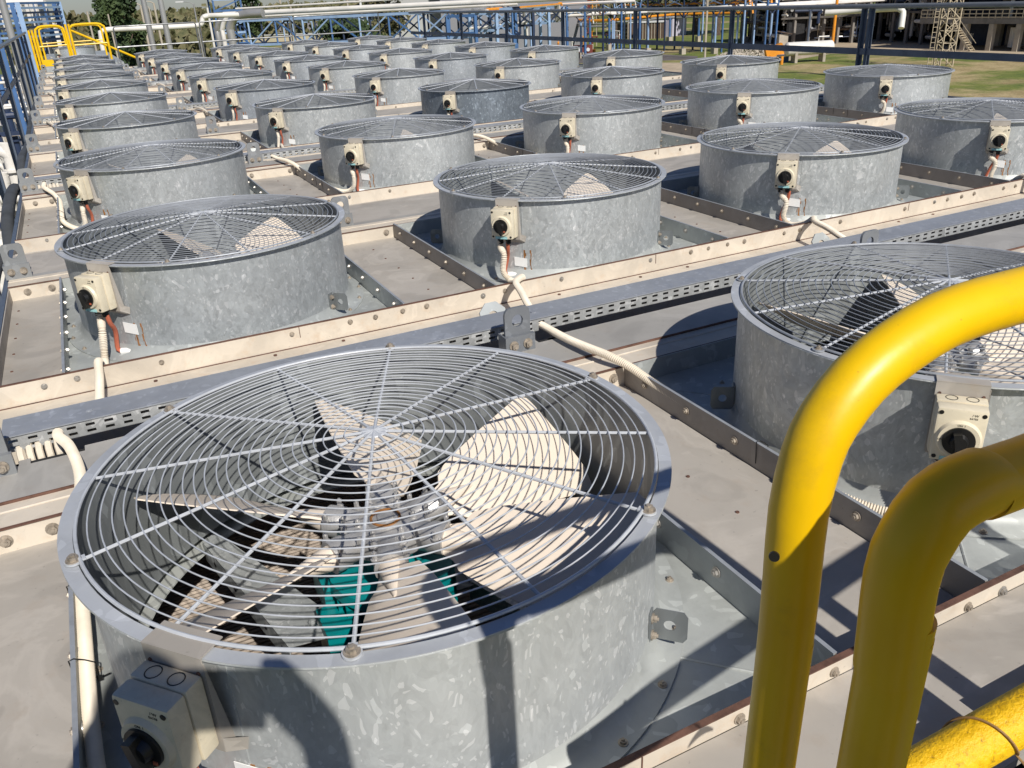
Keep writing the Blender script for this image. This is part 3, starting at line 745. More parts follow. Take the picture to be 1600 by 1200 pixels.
# ---------------------------------------------------------------- cable trays and lugs
def tray(n):
    y0 = n*SV; e = empty('cable_tray', (XL, y0+1.0, -.257), 'perforated galvanised cable tray behind the %s row of fans' % ORD[n], 'cable tray', 'cable trays between fan rows')
    off = (XL, y0+1.0, -.257); ya, yb, z0, z1 = y0+.928, y0+1.038, -.2480, -.2065
    x0, x1 = XL+.06, XR-.02
    mb = MB()
    mb.box(x0, ya-.003, z1, x1, yb+.003, z1+.0016, 0)
    mb.box(x0, ya-.0046, z1-.0015, x1, ya-.003, z1+.0015, 0)
    for i in range(6): mb.cyl((x0+.2+i*1.3, ya+.05, z1+.0016), (x0+.2+i*1.3, ya+.05, z1+.004), .009, n=10, mi=0)
    mb.build('lid', M['traylid'], e, off=off)
    mb = MB()
    if n < 5:
        zc = [z0, z0+.0065, z0+.0135, z0+.0235, z0+.0305, z1-.0002]
        x = x0; vs = []; xcuts = [x0]
        while x < x1-.045: xcuts += [x+.012, x+.033]; x += .0435
        xcuts.append(x1)
        zz = zc; nx = len(xcuts)
        for xx in xcuts:
            for z in zz: vs.append((xx, ya, z))
        fs = []
        for i in range(nx-1):
            for j in range(5):
                if i % 2 == 1 and j in (1, 3): continue
                a = i*6+j; fs.append((a, a+6, a+7, a+1))
        mb.add(vs, fs)
    else:
        mb.box(x0, ya, z0, x1, ya+.001, z1-.0002)
    mb.box(x0, ya+.0005, z0-.0015, x1, yb, z0-.0002); mb.box(x0, yb-.0015, z0, x1, yb-.0002, z1-.0003)
    mb.build('perforated_side', M['tray'], e, off=off)
    mb = MB()
    rnd = random.Random(n)
    for j in range(5): mb.tube(spline([(x0+.05, ya+.02+.016*j, z0+.012), (1.5, ya+.03+.012*j, z0+.010), (4, ya+.02+.016*j, z0+.012), (x1-.1, ya+.03+.01*j, z0+.011)], .3), .007, 6)
    for j in range(6): mb.tube(spline([(x0+.03+.021*j, ya+.03, z0+.012), (x0+.03+.021*j, ya-.012, z0-.008), (x0+.032+.021*j, ya-.03, z0-.05), (x0+.03+.02*j, ya-.02, z0-.22)], .03), .0085, 8)
    mb.build('cables', M['hose'], e, off=off)
    mb = MB(); mb.box(x0, ya-.07, z0-.16, x0+.004, ya+.01, z0-.003, 0); mb.box(x0+.004, ya-.075, z0-.034, x0+.13, ya-.071, z0-.022, 1)
    mb.build('cable_clamp', [M['rustedge'], M['black']], e, off=off)
for n in range(0, NROW, 2): tray(n)
def lug_mesh(big=True):
    mb = MB(); K = 28; ring = []; outp = []; w_, h = .031, .07
    cz = .060
    prof = []
    for i in range(K):
        b = 2*PI*i/K; x, z = math.cos(b), math.sin(b)
        ring.append((.0135*x, 0, cz+.0135*z))
        if z >= 0:
            q = min(w_/max(abs(x), 1e-6), .030/max(abs(z), 1e-6), .037)
        else: q = min(w_/max(abs(x), 1e-6), (.062)/max(abs(z), 1e-6))
        outp.append((q*x, 0, cz+q*z))
    T = .007
    for yy in (0, T): mb.add([(x, yy, z) for x, _, z in ring]+[(x, yy, z) for x, _, z in outp], [(i, (i+1) % K, K+(i+1) % K, K+i) for i in range(K)])
    for L in (ring, outp): mb.add(L+[(x, T, z) for x, _, z in L], [(i, (i+1) % K, K+(i+1) % K, K+i) for i in range(K)])
    mb.box(-.036, -.012, -.012, .036, -.0005, .030); mb.box(-.036, -.0005, -.012, -.032, .028, .030)
    for x in (-.017, .017): mb.hexbolt((x, -.012, .010), (0, -1, 0), .0075, .008, mi=1)
    return mb
M['lug'] = galvanised('dull_lug_zinc', (.25, .26, .27), 40, (1, 1, 1), .2, metal=.15)
lug0 = lug_mesh().build('lifting_lug', [M['lug'], M['bolt']])
first = True
for n in range(NROW):
    xs = [-.695]+[c*SU+.69 for c in range(4)]
    for i, x in enumerate(xs):
        o = lug0 if first else lug0.copy()
        if not first: COL.objects.link(o)
        first = False
        yy = n*SV+(.822 if n % 2 == 0 else .70)
        o.location = (x, yy, -.240)
        if n or not i: o.scale = (1.35, 1.3, 1.4)
        where = 'at the left deck edge' if i == 0 else 'between the %s and %s columns' % (CORD[i-1], CORD[i] if i < 4 else 'rightmost')
        tag(o, 'grey steel lifting lug %s behind the %s fan row' % (where, ORD[n] if n < 9 else 'rearmost'), 'lifting lug', 'lifting lugs along the deck')
# hexagonal eye plates behind the trays
def hexplate():
    mb = MB(); K = 32; ring = []; outp = []
    for i in range(K):
        b = 2*PI*i/K; ring.append((.017*math.cos(b), 0, .017*math.sin(b)))
        k = PI/4; aa = ((b+k/2) % k)-k/2; q = .046/math.cos(aa); outp.append((q*math.cos(b), 0, q*math.sin(b)))
    T = .006
    for yy in (0, T): mb.add([(x, yy, z) for x, _, z in ring]+[(x, yy, z) for x, _, z in outp], [(i, (i+1) % K, K+(i+1) % K, K+i) for i in range(K)])
    for L in (ring, outp): mb.add(L+[(x, T, z) for x, _, z in L], [(i, (i+1) % K, K+(i+1) % K, K+i) for i in range(K)])
    return mb
hp = hexplate().build('eye_plate', M['galv_pan']); first = True
for n in range(0, NROW, 2):
    for c in range(4):
        o = hp if first else hp.copy()
        if not first: COL.objects.link(o)
        first = False; o.location = (c*SU+.735, n*SV+1.085, -.232); o.rotation_euler = (R(-28), 0, 0)
        tag(o, 'octagonal steel eye plate with round hole behind the %s tray, %s gap from the left' % (ORD[n], CORD[c]), 'eye plate', 'octagonal eye plates behind the trays')
# ---------------------------------------------------------------- handrails near the camera
def hoop(pix, Y, r, ex, ztop_, mat, label, hole=None):
    pts = [ony(x, y, Y) for x, y in pix]
    first = pts[0]; low = Vector((first.x-.012, Y, -1.0))
    pts = [low]+pts
    last = pts[-1]
    pts += [Vector((ex-.12, Y, last.z)), Vector((ex-.04, Y, last.z-.025)), Vector((ex, Y, last.z-.11)), Vector((ex+.005, Y, -1.0))]
    sp = spline(pts, .02)
    e = empty('handrail_hoop', (first.x, Y, -1.0), label, 'handrail')
    mb = MB(); mb.tube(sp, r, 28); mb.build('bent_tube', mat, e, ang=60, off=(first.x, Y, -1.0))
    if hole:
        p = ony(hole[0], hole[1], Y); d = (CAM-p); d.z *= .2; d.normalize()
        mb = MB(); c = p+d*r*.96; mb.cyl(c, c+d*.0016, .0031, n=16); mb.build('drain_hole', M['black'], e, off=(first.x, Y, -1.0))
hoop([(1201, 1200), (1222, 1040), (1237, 900), (1247, 800), (1268, 712), (1295, 655), (1342, 594), (1400, 545), (1470, 502), (1540, 476), (1600, 460)], -.943, .0173, .62, .47, M['yellow'], 'large yellow handrail hoop standing farther from the camera, sunlit along its bend', (1212, 848))
hoop([(1360, 1200), (1388, 1040), (1408, 900), (1430, 842), (1466, 790), (1510, 762), (1555, 745), (1600, 735)], -1.015, .0184, .60, .44, M['yellow'], 'shaded yellow handrail hoop closest to the camera', (1437, 993))
# third hoop of the same gate, outside the picture on the right; it shades the other two
e = empty('handrail_hoop', (.06, -1.10, -1), 'yellow handrail hoop outside the picture beside the camera', 'handrail')
h2 = [ony(x, y, -1.015)+Vector((.002, -.105, .0897)) for x, y in ((1360, 1200), (1388, 1040), (1408, 900), (1430, 842), (1466, 790), (1510, 762), (1555, 745), (1600, 735))]
mb = MB(); mb.tube(spline([Vector((h2[0].x-.01, h2[0].y, -1))]+h2+[Vector((.48, h2[0].y, h2[-1].z)), Vector((.57, h2[0].y, h2[-1].z-.03)), Vector((.60, h2[0].y, h2[-1].z-.12)), Vector((.60, h2[0].y, -1))], .02), .0215, 24); mb.build('bent_tube', M['yellow'], e, ang=60, off=(.06, -1.10, -1))
# low rail
a = ony(1490, 1180, -.945); b = ony(1600, 1117, -.955); d = (b-a).normalized()
e = empty('knee_rail', a-d*.02, 'sunlit yellow knee rail with rough peeling paint at the lower right', 'handrail')
mb = MB(); mb.tube([a-d*.11+d*i*.05 for i in range(22)], .0212, 28); mb.build('straight_tube', M['peeled'], e, ang=60, off=a-d*.02)
for q in (.5, .95):
    mb = MB(); p = a+d*q; mb.cyl(p, (p.x, p.y, -1), .02, n=20); mb.build('post', M['yellow'], e, off=a-d*.02)
# twig of tie wire around the knee rail and a dead leaf
c = ony(1545, 1148, -.95); u_ = Vector((0, 0, 1)); s_ = d.cross(u_).normalized()
tw = []
for k in range(0, 22):
    t = k/21*1.55*PI*1.0-0.6; tw.append(c+d*(-.035+.055*k/21)+(s_*math.cos(t)*-1+u_*math.sin(t))*.0228)
mb = MB(); mb.tube([tw[0]+Vector((-.03, .02, -.01))]+tw+[tw[-1]+Vector((.012, -.012, -.02))], .0011, 6)
tag(mb.build('tie_wire', M['twig']), 'brown wire wrapped around the peeling yellow rail', 'wire')
c = ony(1515, 1190, -.93)+Vector((0, .02, -.03))
L = []; mb = MB(); N = 10; vs = []
for i in range(N+1):
    t = i/N; wdt = .010*math.sin(PI*min(1, t*1.02))**.8
    p = c+Vector((.045*(t-.4), -.01+.012*t, .008*math.sin(3*t)))
    vs += [p+Vector((0, -wdt, .004+wdt*.5)), p, p+Vector((0, wdt, .004+wdt*.3))]
fs = []
for i in range(N):
    for k in range(2): a_ = i*3+k; fs.append((a_, a_+1, a_+4, a_+3))
mb.add(vs, fs); mb.add([v+Vector((0, 0, -.0008)) for v in vs], [f[::-1] for f in fs])
tag(mb.build('dead_leaf', M['leaf']), 'curled brown dead leaf caught under the peeling yellow rail', 'leaf')
# ---------------------------------------------------------------- photographer behind the camera (casts the shadow on the front cowl)
def person():
    f2 = Vector((FW.x, FW.y, 0)).normalized(); r2 = Vector((f2.y, -f2.x, 0))
    h = Vector((-.43, -1.49, 0)); B = lambda f_, r_, z: Vector((h.x, h.y, 0))+f2*f_+r2*r_+Vector((0, 0, z))
    J = {'pel': B(-.10, 0, .06), 'waist': B(-.09, 0, .26), 'chest': B(-.06, 0, .50), 'neck': B(-.03, 0, .72), 'chin': B(.01, 0, .80), 'head': B(.02, 0, .90), 'crown': B(.0, 0, 1.0)}
    E_ = [('pel', 'waist'), ('waist', 'chest'), ('chest', 'neck'), ('neck', 'chin'), ('chin', 'head'), ('head', 'crown')]
    rad = {'pel': .145, 'waist': .125, 'chest': .155, 'neck': .058, 'chin': .062, 'head': .092, 'crown': .062}
    for s, n in ((-1, 'l'), (1, 'r')):
        w2 = 1 if s > 0 else 0
        J[n+'sh'] = B(-.05, s*.18, .67); J[n+'el'] = B(.06, s*.28, .42); J[n+'wr'] = CAM+RT*s*(.15+.01*w2)-FW*.06-Vector((0, 0, .07)); J[n+'ha'] = CAM+RT*s*.105-FW*.03-Vector((0, 0, .01))
        if w2: J[n+'el'] = Vector((-.225, -1.47, .42))
        J[n+'hi'] = B(-.10, s*.09, -.02); J[n+'kn'] = B(-.06, s*.11, -.50); J[n+'an'] = B(-.12, s*.12, -.96); J[n+'to'] = B(.04, s*.13, -1.02)
        E_ += [('chest', n+'sh'), (n+'sh', n+'el'), (n+'el', n+'wr'), (n+'wr', n+'ha'), ('pel', n+'hi'), (n+'hi', n+'kn'), (n+'kn', n+'an'), (n+'an', n+'to')]
        rad.update({n+'sh': .062, n+'el': .044, n+'wr': .029, n+'ha': .034, n+'hi': .09, n+'kn': .06, n+'an': .042, n+'to': .04})
        for k in range(4):
            a, b = n+'f%d' % k, n+'g%d' % k
            J[a] = CAM+RT*s*(.098-.003*k)+FW*-.004+UP*(-.035+.019*k); J[b] = CAM+RT*s*(.074-.003*k)-FW*.006+UP*(-.035+.019*k)
            E_ += [(n+'ha', a), (a, b)]; rad[a] = .009; rad[b] = .008
        J[n+'th'] = CAM+RT*s*.072-FW*.032; E_.append((n+'ha', n+'th')); rad[n+'th'] = .010
    ks = list(J); me = bpy.data.meshes.new('person'); o0 = Vector((h.x, h.y, -1.05))
    me.from_pydata([J[k]-o0 for k in ks], [(ks.index(a), ks.index(b)) for a, b in E_], [])
    o = bpy.data.objects.new('person', me); COL.objects.link(o); o.location = o0
    o.modifiers.new('skin', 'SKIN'); sd_ = o.modifiers.new('sub', 'SUBSURF'); sd_.levels = 2; sd_.render_levels = 2
    for i, k in enumerate(ks):
        v = me.skin_vertices[0].data[i]; v.radius = (rad[k], rad[k]*(.72 if k in ('pel', 'waist', 'chest') else 1)); v.use_root = k == 'pel'
    me.materials.append(simple('dark_clothing', (.05, .06, .09), .8, 0, .15, 5))
    tag(o, 'person in dark work clothes holding up a phone behind the camera', 'person')
    mb = MB(); c = CAM-FW*.012-UP*.02
    mb.obox(c, RT*.078, UP*.038, FW*.004); tag(mb.build('phone', M['black']), 'thin black phone held up in both hands behind the camera', 'phone')
    return o
person()
mb = MB(); mb.box(-1.6, -2.6, -1.12, 1.0, -1.06, -1.07); tag(mb.build('service_platform', M['railgrey']), 'grey steel service platform beneath the photographer', 'platform')
# ---------------------------------------------------------------- deck-edge railings
def railing(X, y0, y1, label, zlow, zt=.455, zm=.05, first=0, dbl=()):
    e = empty('handrail', (X, y0, zlow), label, 'railing'); off = (X, y0, zlow)
    mb = MB(); mb.tube([(X, y0+i*(y1-y0)/12, zt) for i in range(13)], .022, 12); mb.build('top_rail', M['railpipe'], e, off=off)
    mb = MB(); mb.box(X-.004, y0, zm-.03, X+.004, y1, zm+.03); mb.build('mid_rail', M['railgrey'], e, off=off)
    y = first; k = 0
    while y < y1:
        if y > y0:
            for dy in ((-.045, .045) if k in dbl else (0,)):
                mb = MB(); mb.box(X-.022, y+dy-.005, zlow, X+.018, y+dy+.004, zt-.022); mb.box(X+.0185, y+dy-.035, zlow, X+.0235, y+dy+.004, zt-.022)
                mb.cyl((X, y+dy, zt-.03), (X, y+dy, zt-.01), .012)
                mb.build('post', M['railgrey'], e, off=off)
        y += 1.965; k += 1
    return e
railing(6.72, -1.0, 17.7, 'dark blue-grey railing along the right edge of the fan deck', -.55, first=1.15, dbl=(2,))
mb = MB(); mb.box(XR+.021, -1.0, -.50, 6.95, 18.4, -.47); tag(mb.build('edge_walkway', M['railgrey']), 'dark grey edge walkway under the right railing', 'walkway')
railing(-.90, 1.0, 20.4, 'dark blue-grey railing along the left edge of the fan deck', -.95, first=1.55)
mb = MB()
mb.tube(spline([(-.80, .4, -.62), (-.80, 1.6, -.45), (-.80, 2.45, -.27), (-.80, 3.1, -.27), (-.80, 3.6, -.42), (-.81, 4.2, -.30), (-.80, 5, -.27), (-.80, 5.8, -.40), (-.80, 6.6, -.30), (-.80, 8, -.36), (-.80, 10, -.34), (-.80, 14, -.38)], .06), .034, 12)
tag(mb.build('flexible_duct', M['greenhose']), 'dark flexible duct snaking along the left deck edge', 'duct')
# silver end rail, with posts in pairs
def end_rail():
    Y = 18.9; x0, x1 = .74, 6.72
    e = empty('handrail', (x0, Y, -.26), 'thin silver railing across the far end of the fan deck', 'railing'); off = (x0, Y, -.26)
    segs = [(x0, 2.35), (2.43, 4.35), (4.43, 6.4)]
    for a, b in segs:
        mb = MB(); mb.tube([(a, Y, -.26), (a, Y, .455), (a+.03, Y, .49), (b-.03, Y, .49), (b, Y, .455), (b, Y, -.26)], .014, 8); mb.build('bent_frame', M['silver'], e, off=off)
        mb = MB(); mb.tube([(a, Y, .10), (b, Y, .10)], .017, 8); mb.build('mid_rail', M['silver'], e, off=off)
end_rail()
# yellow gates at the far left
def gate(Y, x0, x1, zt, zb, label, brace=False, plate=False, r=.024):
    e = empty('safety_gate', (x0, Y, zb), label, 'gate'); off = (x0, Y, zb)
    mb = MB(); c = .14
    mb.tube(spline([(x0, Y, zb), (x0, Y, zt-c), (x0+.04, Y, zt-.04), (x0+c, Y, zt), (x1-c, Y, zt), (x1-.04, Y, zt-.04), (x1, Y, zt-c), (x1, Y, zb)], .05), r, 10); mb.build('hoop_frame', M['yellow'], e, off=off)
    mb = MB(); mb.tube([(x0, Y, (zt+zb)/2), (x1, Y, (zt+zb)/2+.01)], r*.7, 8); mb.build('cross_bar', M['yellow'], e, off=off)
    if plate: mb = MB(); mb.box(x0, Y-.02, zb, x1-.08, Y-.012, zb+.13); mb.build('kick_plate', M['yellow'], e, off=off)
    if brace: mb = MB(); mb.tube([(x0+.02, Y+.03, zt-.10), (x1+.7, Y+.25, zb-.05)], r, 8); mb.build('sloping_rail', M['yellow'], e, off=off)
gate(19.6, -.70, -.16, .56, -.20, 'left yellow hoop gate with kick plate at the far end of the deck', plate=True)
gate(19.7, -.06, .62, .56, -.22, 'right yellow hoop gate with sloping rail at the far end of the deck', brace=True)
gate(24.5, -.70, -.16, .50, -.25, 'smaller yellow hoop behind the left gate', r=.022)
gate(24.6, .0, .75, .50, -.25, 'smaller yellow hoop behind the right gate', r=.022)
for x, l in ((-.10, 'pair of yellow upright tubes between the two far gates'), (-.80, 'slim yellow upright beside the left railing end')):
    e = empty('gate_post', (x, 19.6, -.3), l, 'gate post')
    for dx in (-.015, .045):
        mb = MB(); mb.tube([(x+dx, 19.62, -.3), (x+dx, 19.62, .58 if x > -.5 else .50)], .022, 10); mb.build('tube', M['yellow'], e, off=(x, 19.6, -.3))
# second cooler deck beyond the gates
mb = MB(); mb.box(XL, 21.6, -1.9, .95, 30, -.30, 0)
for xx in (XL+.2, .6):
    for yy in (22, 29.5): mb.box(xx-.12, yy-.12, G, xx+.12, yy+.12, -1.9, 0)
tag(mb.build('second_deck', M['galv_pan']), 'second grey roof deck beyond the yellow gates', 'deck')
# ---------------------------------------------------------------- plant behind
def thing(name, loc, label, cat, group=None): return empty(name, loc, label, cat, group)
def col_at(x, yb, yt, r, mat, name, label, cat, group=None, sq=False, n=10, foot=0, top_dx=0):
    B = base(x, yb); zt = ztop(B, yt); e = empty(name, B, label, cat, group)
    mb = MB()
    if sq: mb.box(B.x-r, B.y-r, G, B.x+r, B.y+r, zt)
    else: mb.cyl((B.x, B.y, G), (B.x, B.y, zt), r, n=n)
    mb.build('shaft', mat, e, off=B)
    if foot: mb = MB(); mb.box(B.x-foot, B.y-foot, G, B.x+foot, B.y+foot, G+foot*2.2); mb.build('footing', M['concrete'], e, off=B)
    return e, B, zt
# light blue T supports and the white pipeline they carry
sup = [(908, 91, 47), (957, 87, 42), (1012, 84, 36), (1066, 85, 32), (1116, 84, 31), (1150, 80, 24), (1202, 78, 18), (1261, 74, 13)]
tops = []
for i, (x, yb, yt) in enumerate(sup):
    e, B, zt = col_at(x, yb, yt, .17, M['lblue'] if i % 4 != 3 else M['railgrey'], 'pipe_support', ['pale blue pipe support left of the concrete yard pole, %s along the white pipeline' % k for k in ('first', 'second', 'third', 'fourth', 'fifth', 'sixth', 'seventh', 'eighth')][i], 'pipe support', 'pale blue pipe supports', foot=.4)
    zt = -3.9; 
    mb = MB()
    for s in (-1, 1): mb.bar((B.x, B.y, zt-.1), (B.x+s*.65, B.y-s*.35, zt+.85), .16, .16)
    mb.bar((B.x-.9, B.y+.48, zt+.9), (B.x+.9, B.y-.48, zt+.9), .18, .18)
    mb.build('v_bracket', M['navy'], e, off=(B.x, B.y, G))
    for o in allk.get(e.name, []): pass
    tops.append(Vector((B.x, B.y, zt+1.2)))
for e in [o for o in COL.objects if o.get('group') == 'pale blue pipe supports']:
    for ch in [c for c in COL.objects if c.parent == e and c.name.startswith('shaft')]:
        zs = max(v.co.z for v in ch.data.vertices)
        for v in ch.data.vertices:
            if v.co.z > zs-.01: v.co.z = (-3.9-G)
mb = MB(); d0 = (tops[0]-tops[1]); pl = [tops[0]+d0*1.2]+tops+[tops[-1]+(tops[-1]-tops[-2])*2]
mb.tube(pl, .34, 12); mb.tube([p+Vector((.45, .3, -.15)) for p in pl], .2, 10); mb.tube([p+Vector((-.5, -.4, -.2)) for p in pl[2:]], .16, 10)
tag(mb.build('pipeline', M['wpipe']), 'white insulated pipeline running over the pale blue supports', 'pipeline')
# darker blue columns and an orange pipe
tops = []
for i, (x, yb) in enumerate([(803, 72), (850, 72), (887, 72), (922, 78), (952, 78), (1046, 66), (1091, 65), (1164, 66)]):
    B = base(x, yb); e, B, zt = col_at(x, yb, ztop(B, 30) and 28, .22, M['blue'], 'rack_column', ['first', 'second', 'third', 'fourth', 'fifth', 'sixth', 'seventh', 'eighth'][i]+' strong blue column from the left under the orange pipe', 'column', 'strong blue rack columns', foot=.45)
    tops.append(B+Vector((0, 0, 5.0)))
mb = MB(); mb.tube([tops[0]+Vector((0, 0, 0))]+tops[1:], .22, 10); tag(mb.build('orange_pipe', M['orange']), 'thin orange pipe crossing behind the blue columns', 'pipe')
mb = MB(); mb.tube([t+Vector((0, .5, -1.0)) for t in tops[:5]], .18, 10); mb.tube([t+Vector((0, 1.2, -.6)) for t in tops], .14, 8); tag(mb.build('grey_pipe', M['spipe']), 'grey process pipes under the orange pipe', 'pipe')
# concrete yard pole and orange posts
col_at(1101, 92, -30, .17, M['concrete'], 'yard_pole', 'tall tan concrete pole in front of the lilac hut', 'pole')
col_at(1300, 75, -30, .22, M['orange'], 'orange_post', 'tall orange steel post before the dark process unit', 'post')
col_at(777, 80, -25, .16, M['concrete'], 'yard_pole', 'slim tan pole in front of the louvred building', 'pole')
col_at(932, 72, -20, .10, M['concrete'], 'yard_pole', 'thin beige pole beside the red chimney stack', 'pole')
col_at(981, 62, -20, .10, M['concrete'], 'yard_pole', 'thin beige pole left of the brown panelled store', 'pole')
def block(name, pix_l, pix_r, ytop_, depth, mat, label, cat, parts=None):
    A_, B_ = base(*pix_l), base(*pix_r); d = (B_-A_); d.z = 0; L = d.length; d.normalize(); q = Vector((-d.y, d.x, 0))
    if q.dot(Vector((FW.x, FW.y, 0))) < 0: q = -q
    zt = ztop(A_, ytop_); e = empty(name, A_, label, cat)
    mb = MB(); mb.poly([A_, B_, B_+q*depth, A_+q*depth], (0, 0, zt-G)); mb.build('wall', mat, e, off=A_)
    mb = MB(); mb.poly([A_-d*.2-q*.2+Vector((0, 0, zt-G+.01)), B_+d*.2-q*.2+Vector((0, 0, zt-G+.01)), B_+d*.2+q*(depth+.2)+Vector((0, 0, zt-G+.01)), A_-d*.2+q*(depth+.2)+Vector((0, 0, zt-G+.01))], (0, 0, .25)); mb.build('roof', M['whiteclad'] if mat != M['whiteclad'] else M['greyclad'], e, off=A_)
    return e, A_, B_, d, q, zt
e, A_, B_, d, q, zt = block('lilac_hut', (1050, 57), (1072, 54), 28, 5, M['lilac'], 'small lilac rendered hut between the blue columns', 'hut')
mb = MB(); mb.obox(A_+d*2-q*.05+Vector((0, 0, 3.4)), d*.35, q*.03, (0, 0, .22)); mb.build('vent', M['greyclad'], e, off=A_)
e, A_, B_, d, q, zt = block('panelled_store', (1002, 61), (1034, 60), 36, 4, M['brown'], 'brown panelled store with pale battens left of the lilac hut', 'store')
for k in range(7):
    mb = MB(); mb.obox(A_+d*((B_-A_).length*(k+.5)/7)-q*.06+Vector((0, 0, (zt-G)/2)), d*.07, q*.04, (0, 0, (zt-G)/2)); mb.build('batten', M['concrete'], e, off=A_)
e, A_, B_, d, q, zt = block('panelled_store', (958, 60), (982, 61), 36, 4, M['brown'], 'brown panelled store farther left with horizontal battens', 'store')
for k in range(4):
    mb = MB(); mb.obox((A_+B_)/2-q*.06+Vector((0, 0, .6+k*.8)), d*((B_-A_).length/2), q*.04, (0, 0, .07)); mb.build('batten', M['concrete'], e, off=A_)
e, A_, B_, d, q, zt = block('cladded_building', (622, 84), (694, 92), -40, 30, M['greyclad'], 'tall grey cladded building with a white caged ladder', 'building')
mb = MB(); c = A_+d*((B_-A_).length*.27)-q*.6
for s in (-1, 1): mb.tube([c+d*s*.5+Vector((0, 0, .2)), c+d*s*.5+Vector((0, 0, zt-G))], .09, 6)
for k in range(30): mb.tube([c-d*.5+Vector((0, 0, .5+k*.6)), c+d*.5+Vector((0, 0, .5+k*.6))], .06, 6)
for k in range(9): mb.tube([c+d*math.cos(t*PI/6)*.7-q*math.sin(t*PI/6)*.7+Vector((0, 0, 2+k*1.9)) for t in range(7)], .06, 6)
mb.build('caged_ladder', M['wpipe'], e, off=A_)
e, A_, B_, d, q, zt = block('white_tower', (694, 90), (742, 82), -40, 12, M['whiteclad'], 'tall white sheet tower beside the grey cladded building', 'tower')
e, A_, B_, d, q, zt = block('louvred_plant_room', (716, 78), (742, 76), 44, 6, M['greyclad'], 'low grey plant room with wide white louvres', 'plant room')
for k in range(7):
    mb = MB(); mb.obox((A_+B_)/2-q*.12+Vector((0, 0, .5+k*(zt-G-.8)/6)), d*((B_-A_).length*.42), q*.10, (0, 0, .13)); mb.build('louvre', M['whiteclad'], e, off=A_)
block('white_container', (737, 62), (755, 62), 40, 4, M['whiteclad'], 'white container above the orange skip', 'container')
block('cream_workshop', (840, 42), (868, 42), -6, 8, M['creamclad'], 'cream clad workshop far behind the pipe rack', 'workshop')
B = base(743, 76)
e = thing('orange_skip', B, 'orange framed dark skip beneath the white container', 'skip'); f2 = Vector((.9, -.44, 0)); q2 = Vector((.44, .9, 0))
mb = MB(); mb.obox(B+Vector((0, 0, .9)), f2*1.2, q2*.8, (0, 0, .7)); mb.build('tub', M['navy'], e, off=B)
for s in (-1, 0, 1): mb = MB(); mb.obox(B-q2*.84+f2*s*1.2+Vector((0, 0, .9)), f2*.06, q2*.05, (0, 0, .9)); mb.build('frame_bar', M['orange'], e, off=B)
# chimney stacks and tower behind
for x, r, mat, l in ((880, 1.1, M['darkred'], 'short red-brown chimney stack behind the pipe rack'), (912, 1.9, M['darkred'], 'wide dark red vessel behind white cross braces')):
    e, B, zt = col_at(x, 50, -30, r, mat, 'process_vessel', l, 'vessel', n=20)
B = base(905, 52); e = thing('braced_tower', B, 'white cross-braced steel tower in front of the dark red vessel', 'tower')
f2 = Vector((.89, -.45, 0))
for s in (-1, 1): mb = MB(); mb.bar(B+f2*s*2.0, B+f2*s*2.0+Vector((0, 0, 16)), .25, .25); mb.build('leg', M['wpipe'], e, off=B)
for k in range(5):
    mb = MB()
    for s in (-1, 1): mb.bar(B+f2*s*2+Vector((0, 0, 1+k*3)), B-f2*s*2+Vector((0, 0, 4+k*3)), .12, .12)
    mb.build('cross_brace', M['wpipe'], e, off=B)
B = base(929, 52); e = thing('ladder_tower', B, 'orange ladder tower right of the dark red vessel', 'tower')
for s in (-1, 1): mb = MB(); mb.bar(B+f2*s*.6, B+f2*s*.6+Vector((0, 0, 16)), .2, .2); mb.build('leg', M['orange'], e, off=B)
for k in range(9): mb = MB(); mb.bar(B-f2*.6+Vector((0, 0, 1.5+k*1.6)), B+f2*.6+Vector((0, 0, 1.5+k*1.6)), .3, .2); mb.build('platform', M['orange'], e, off=B)
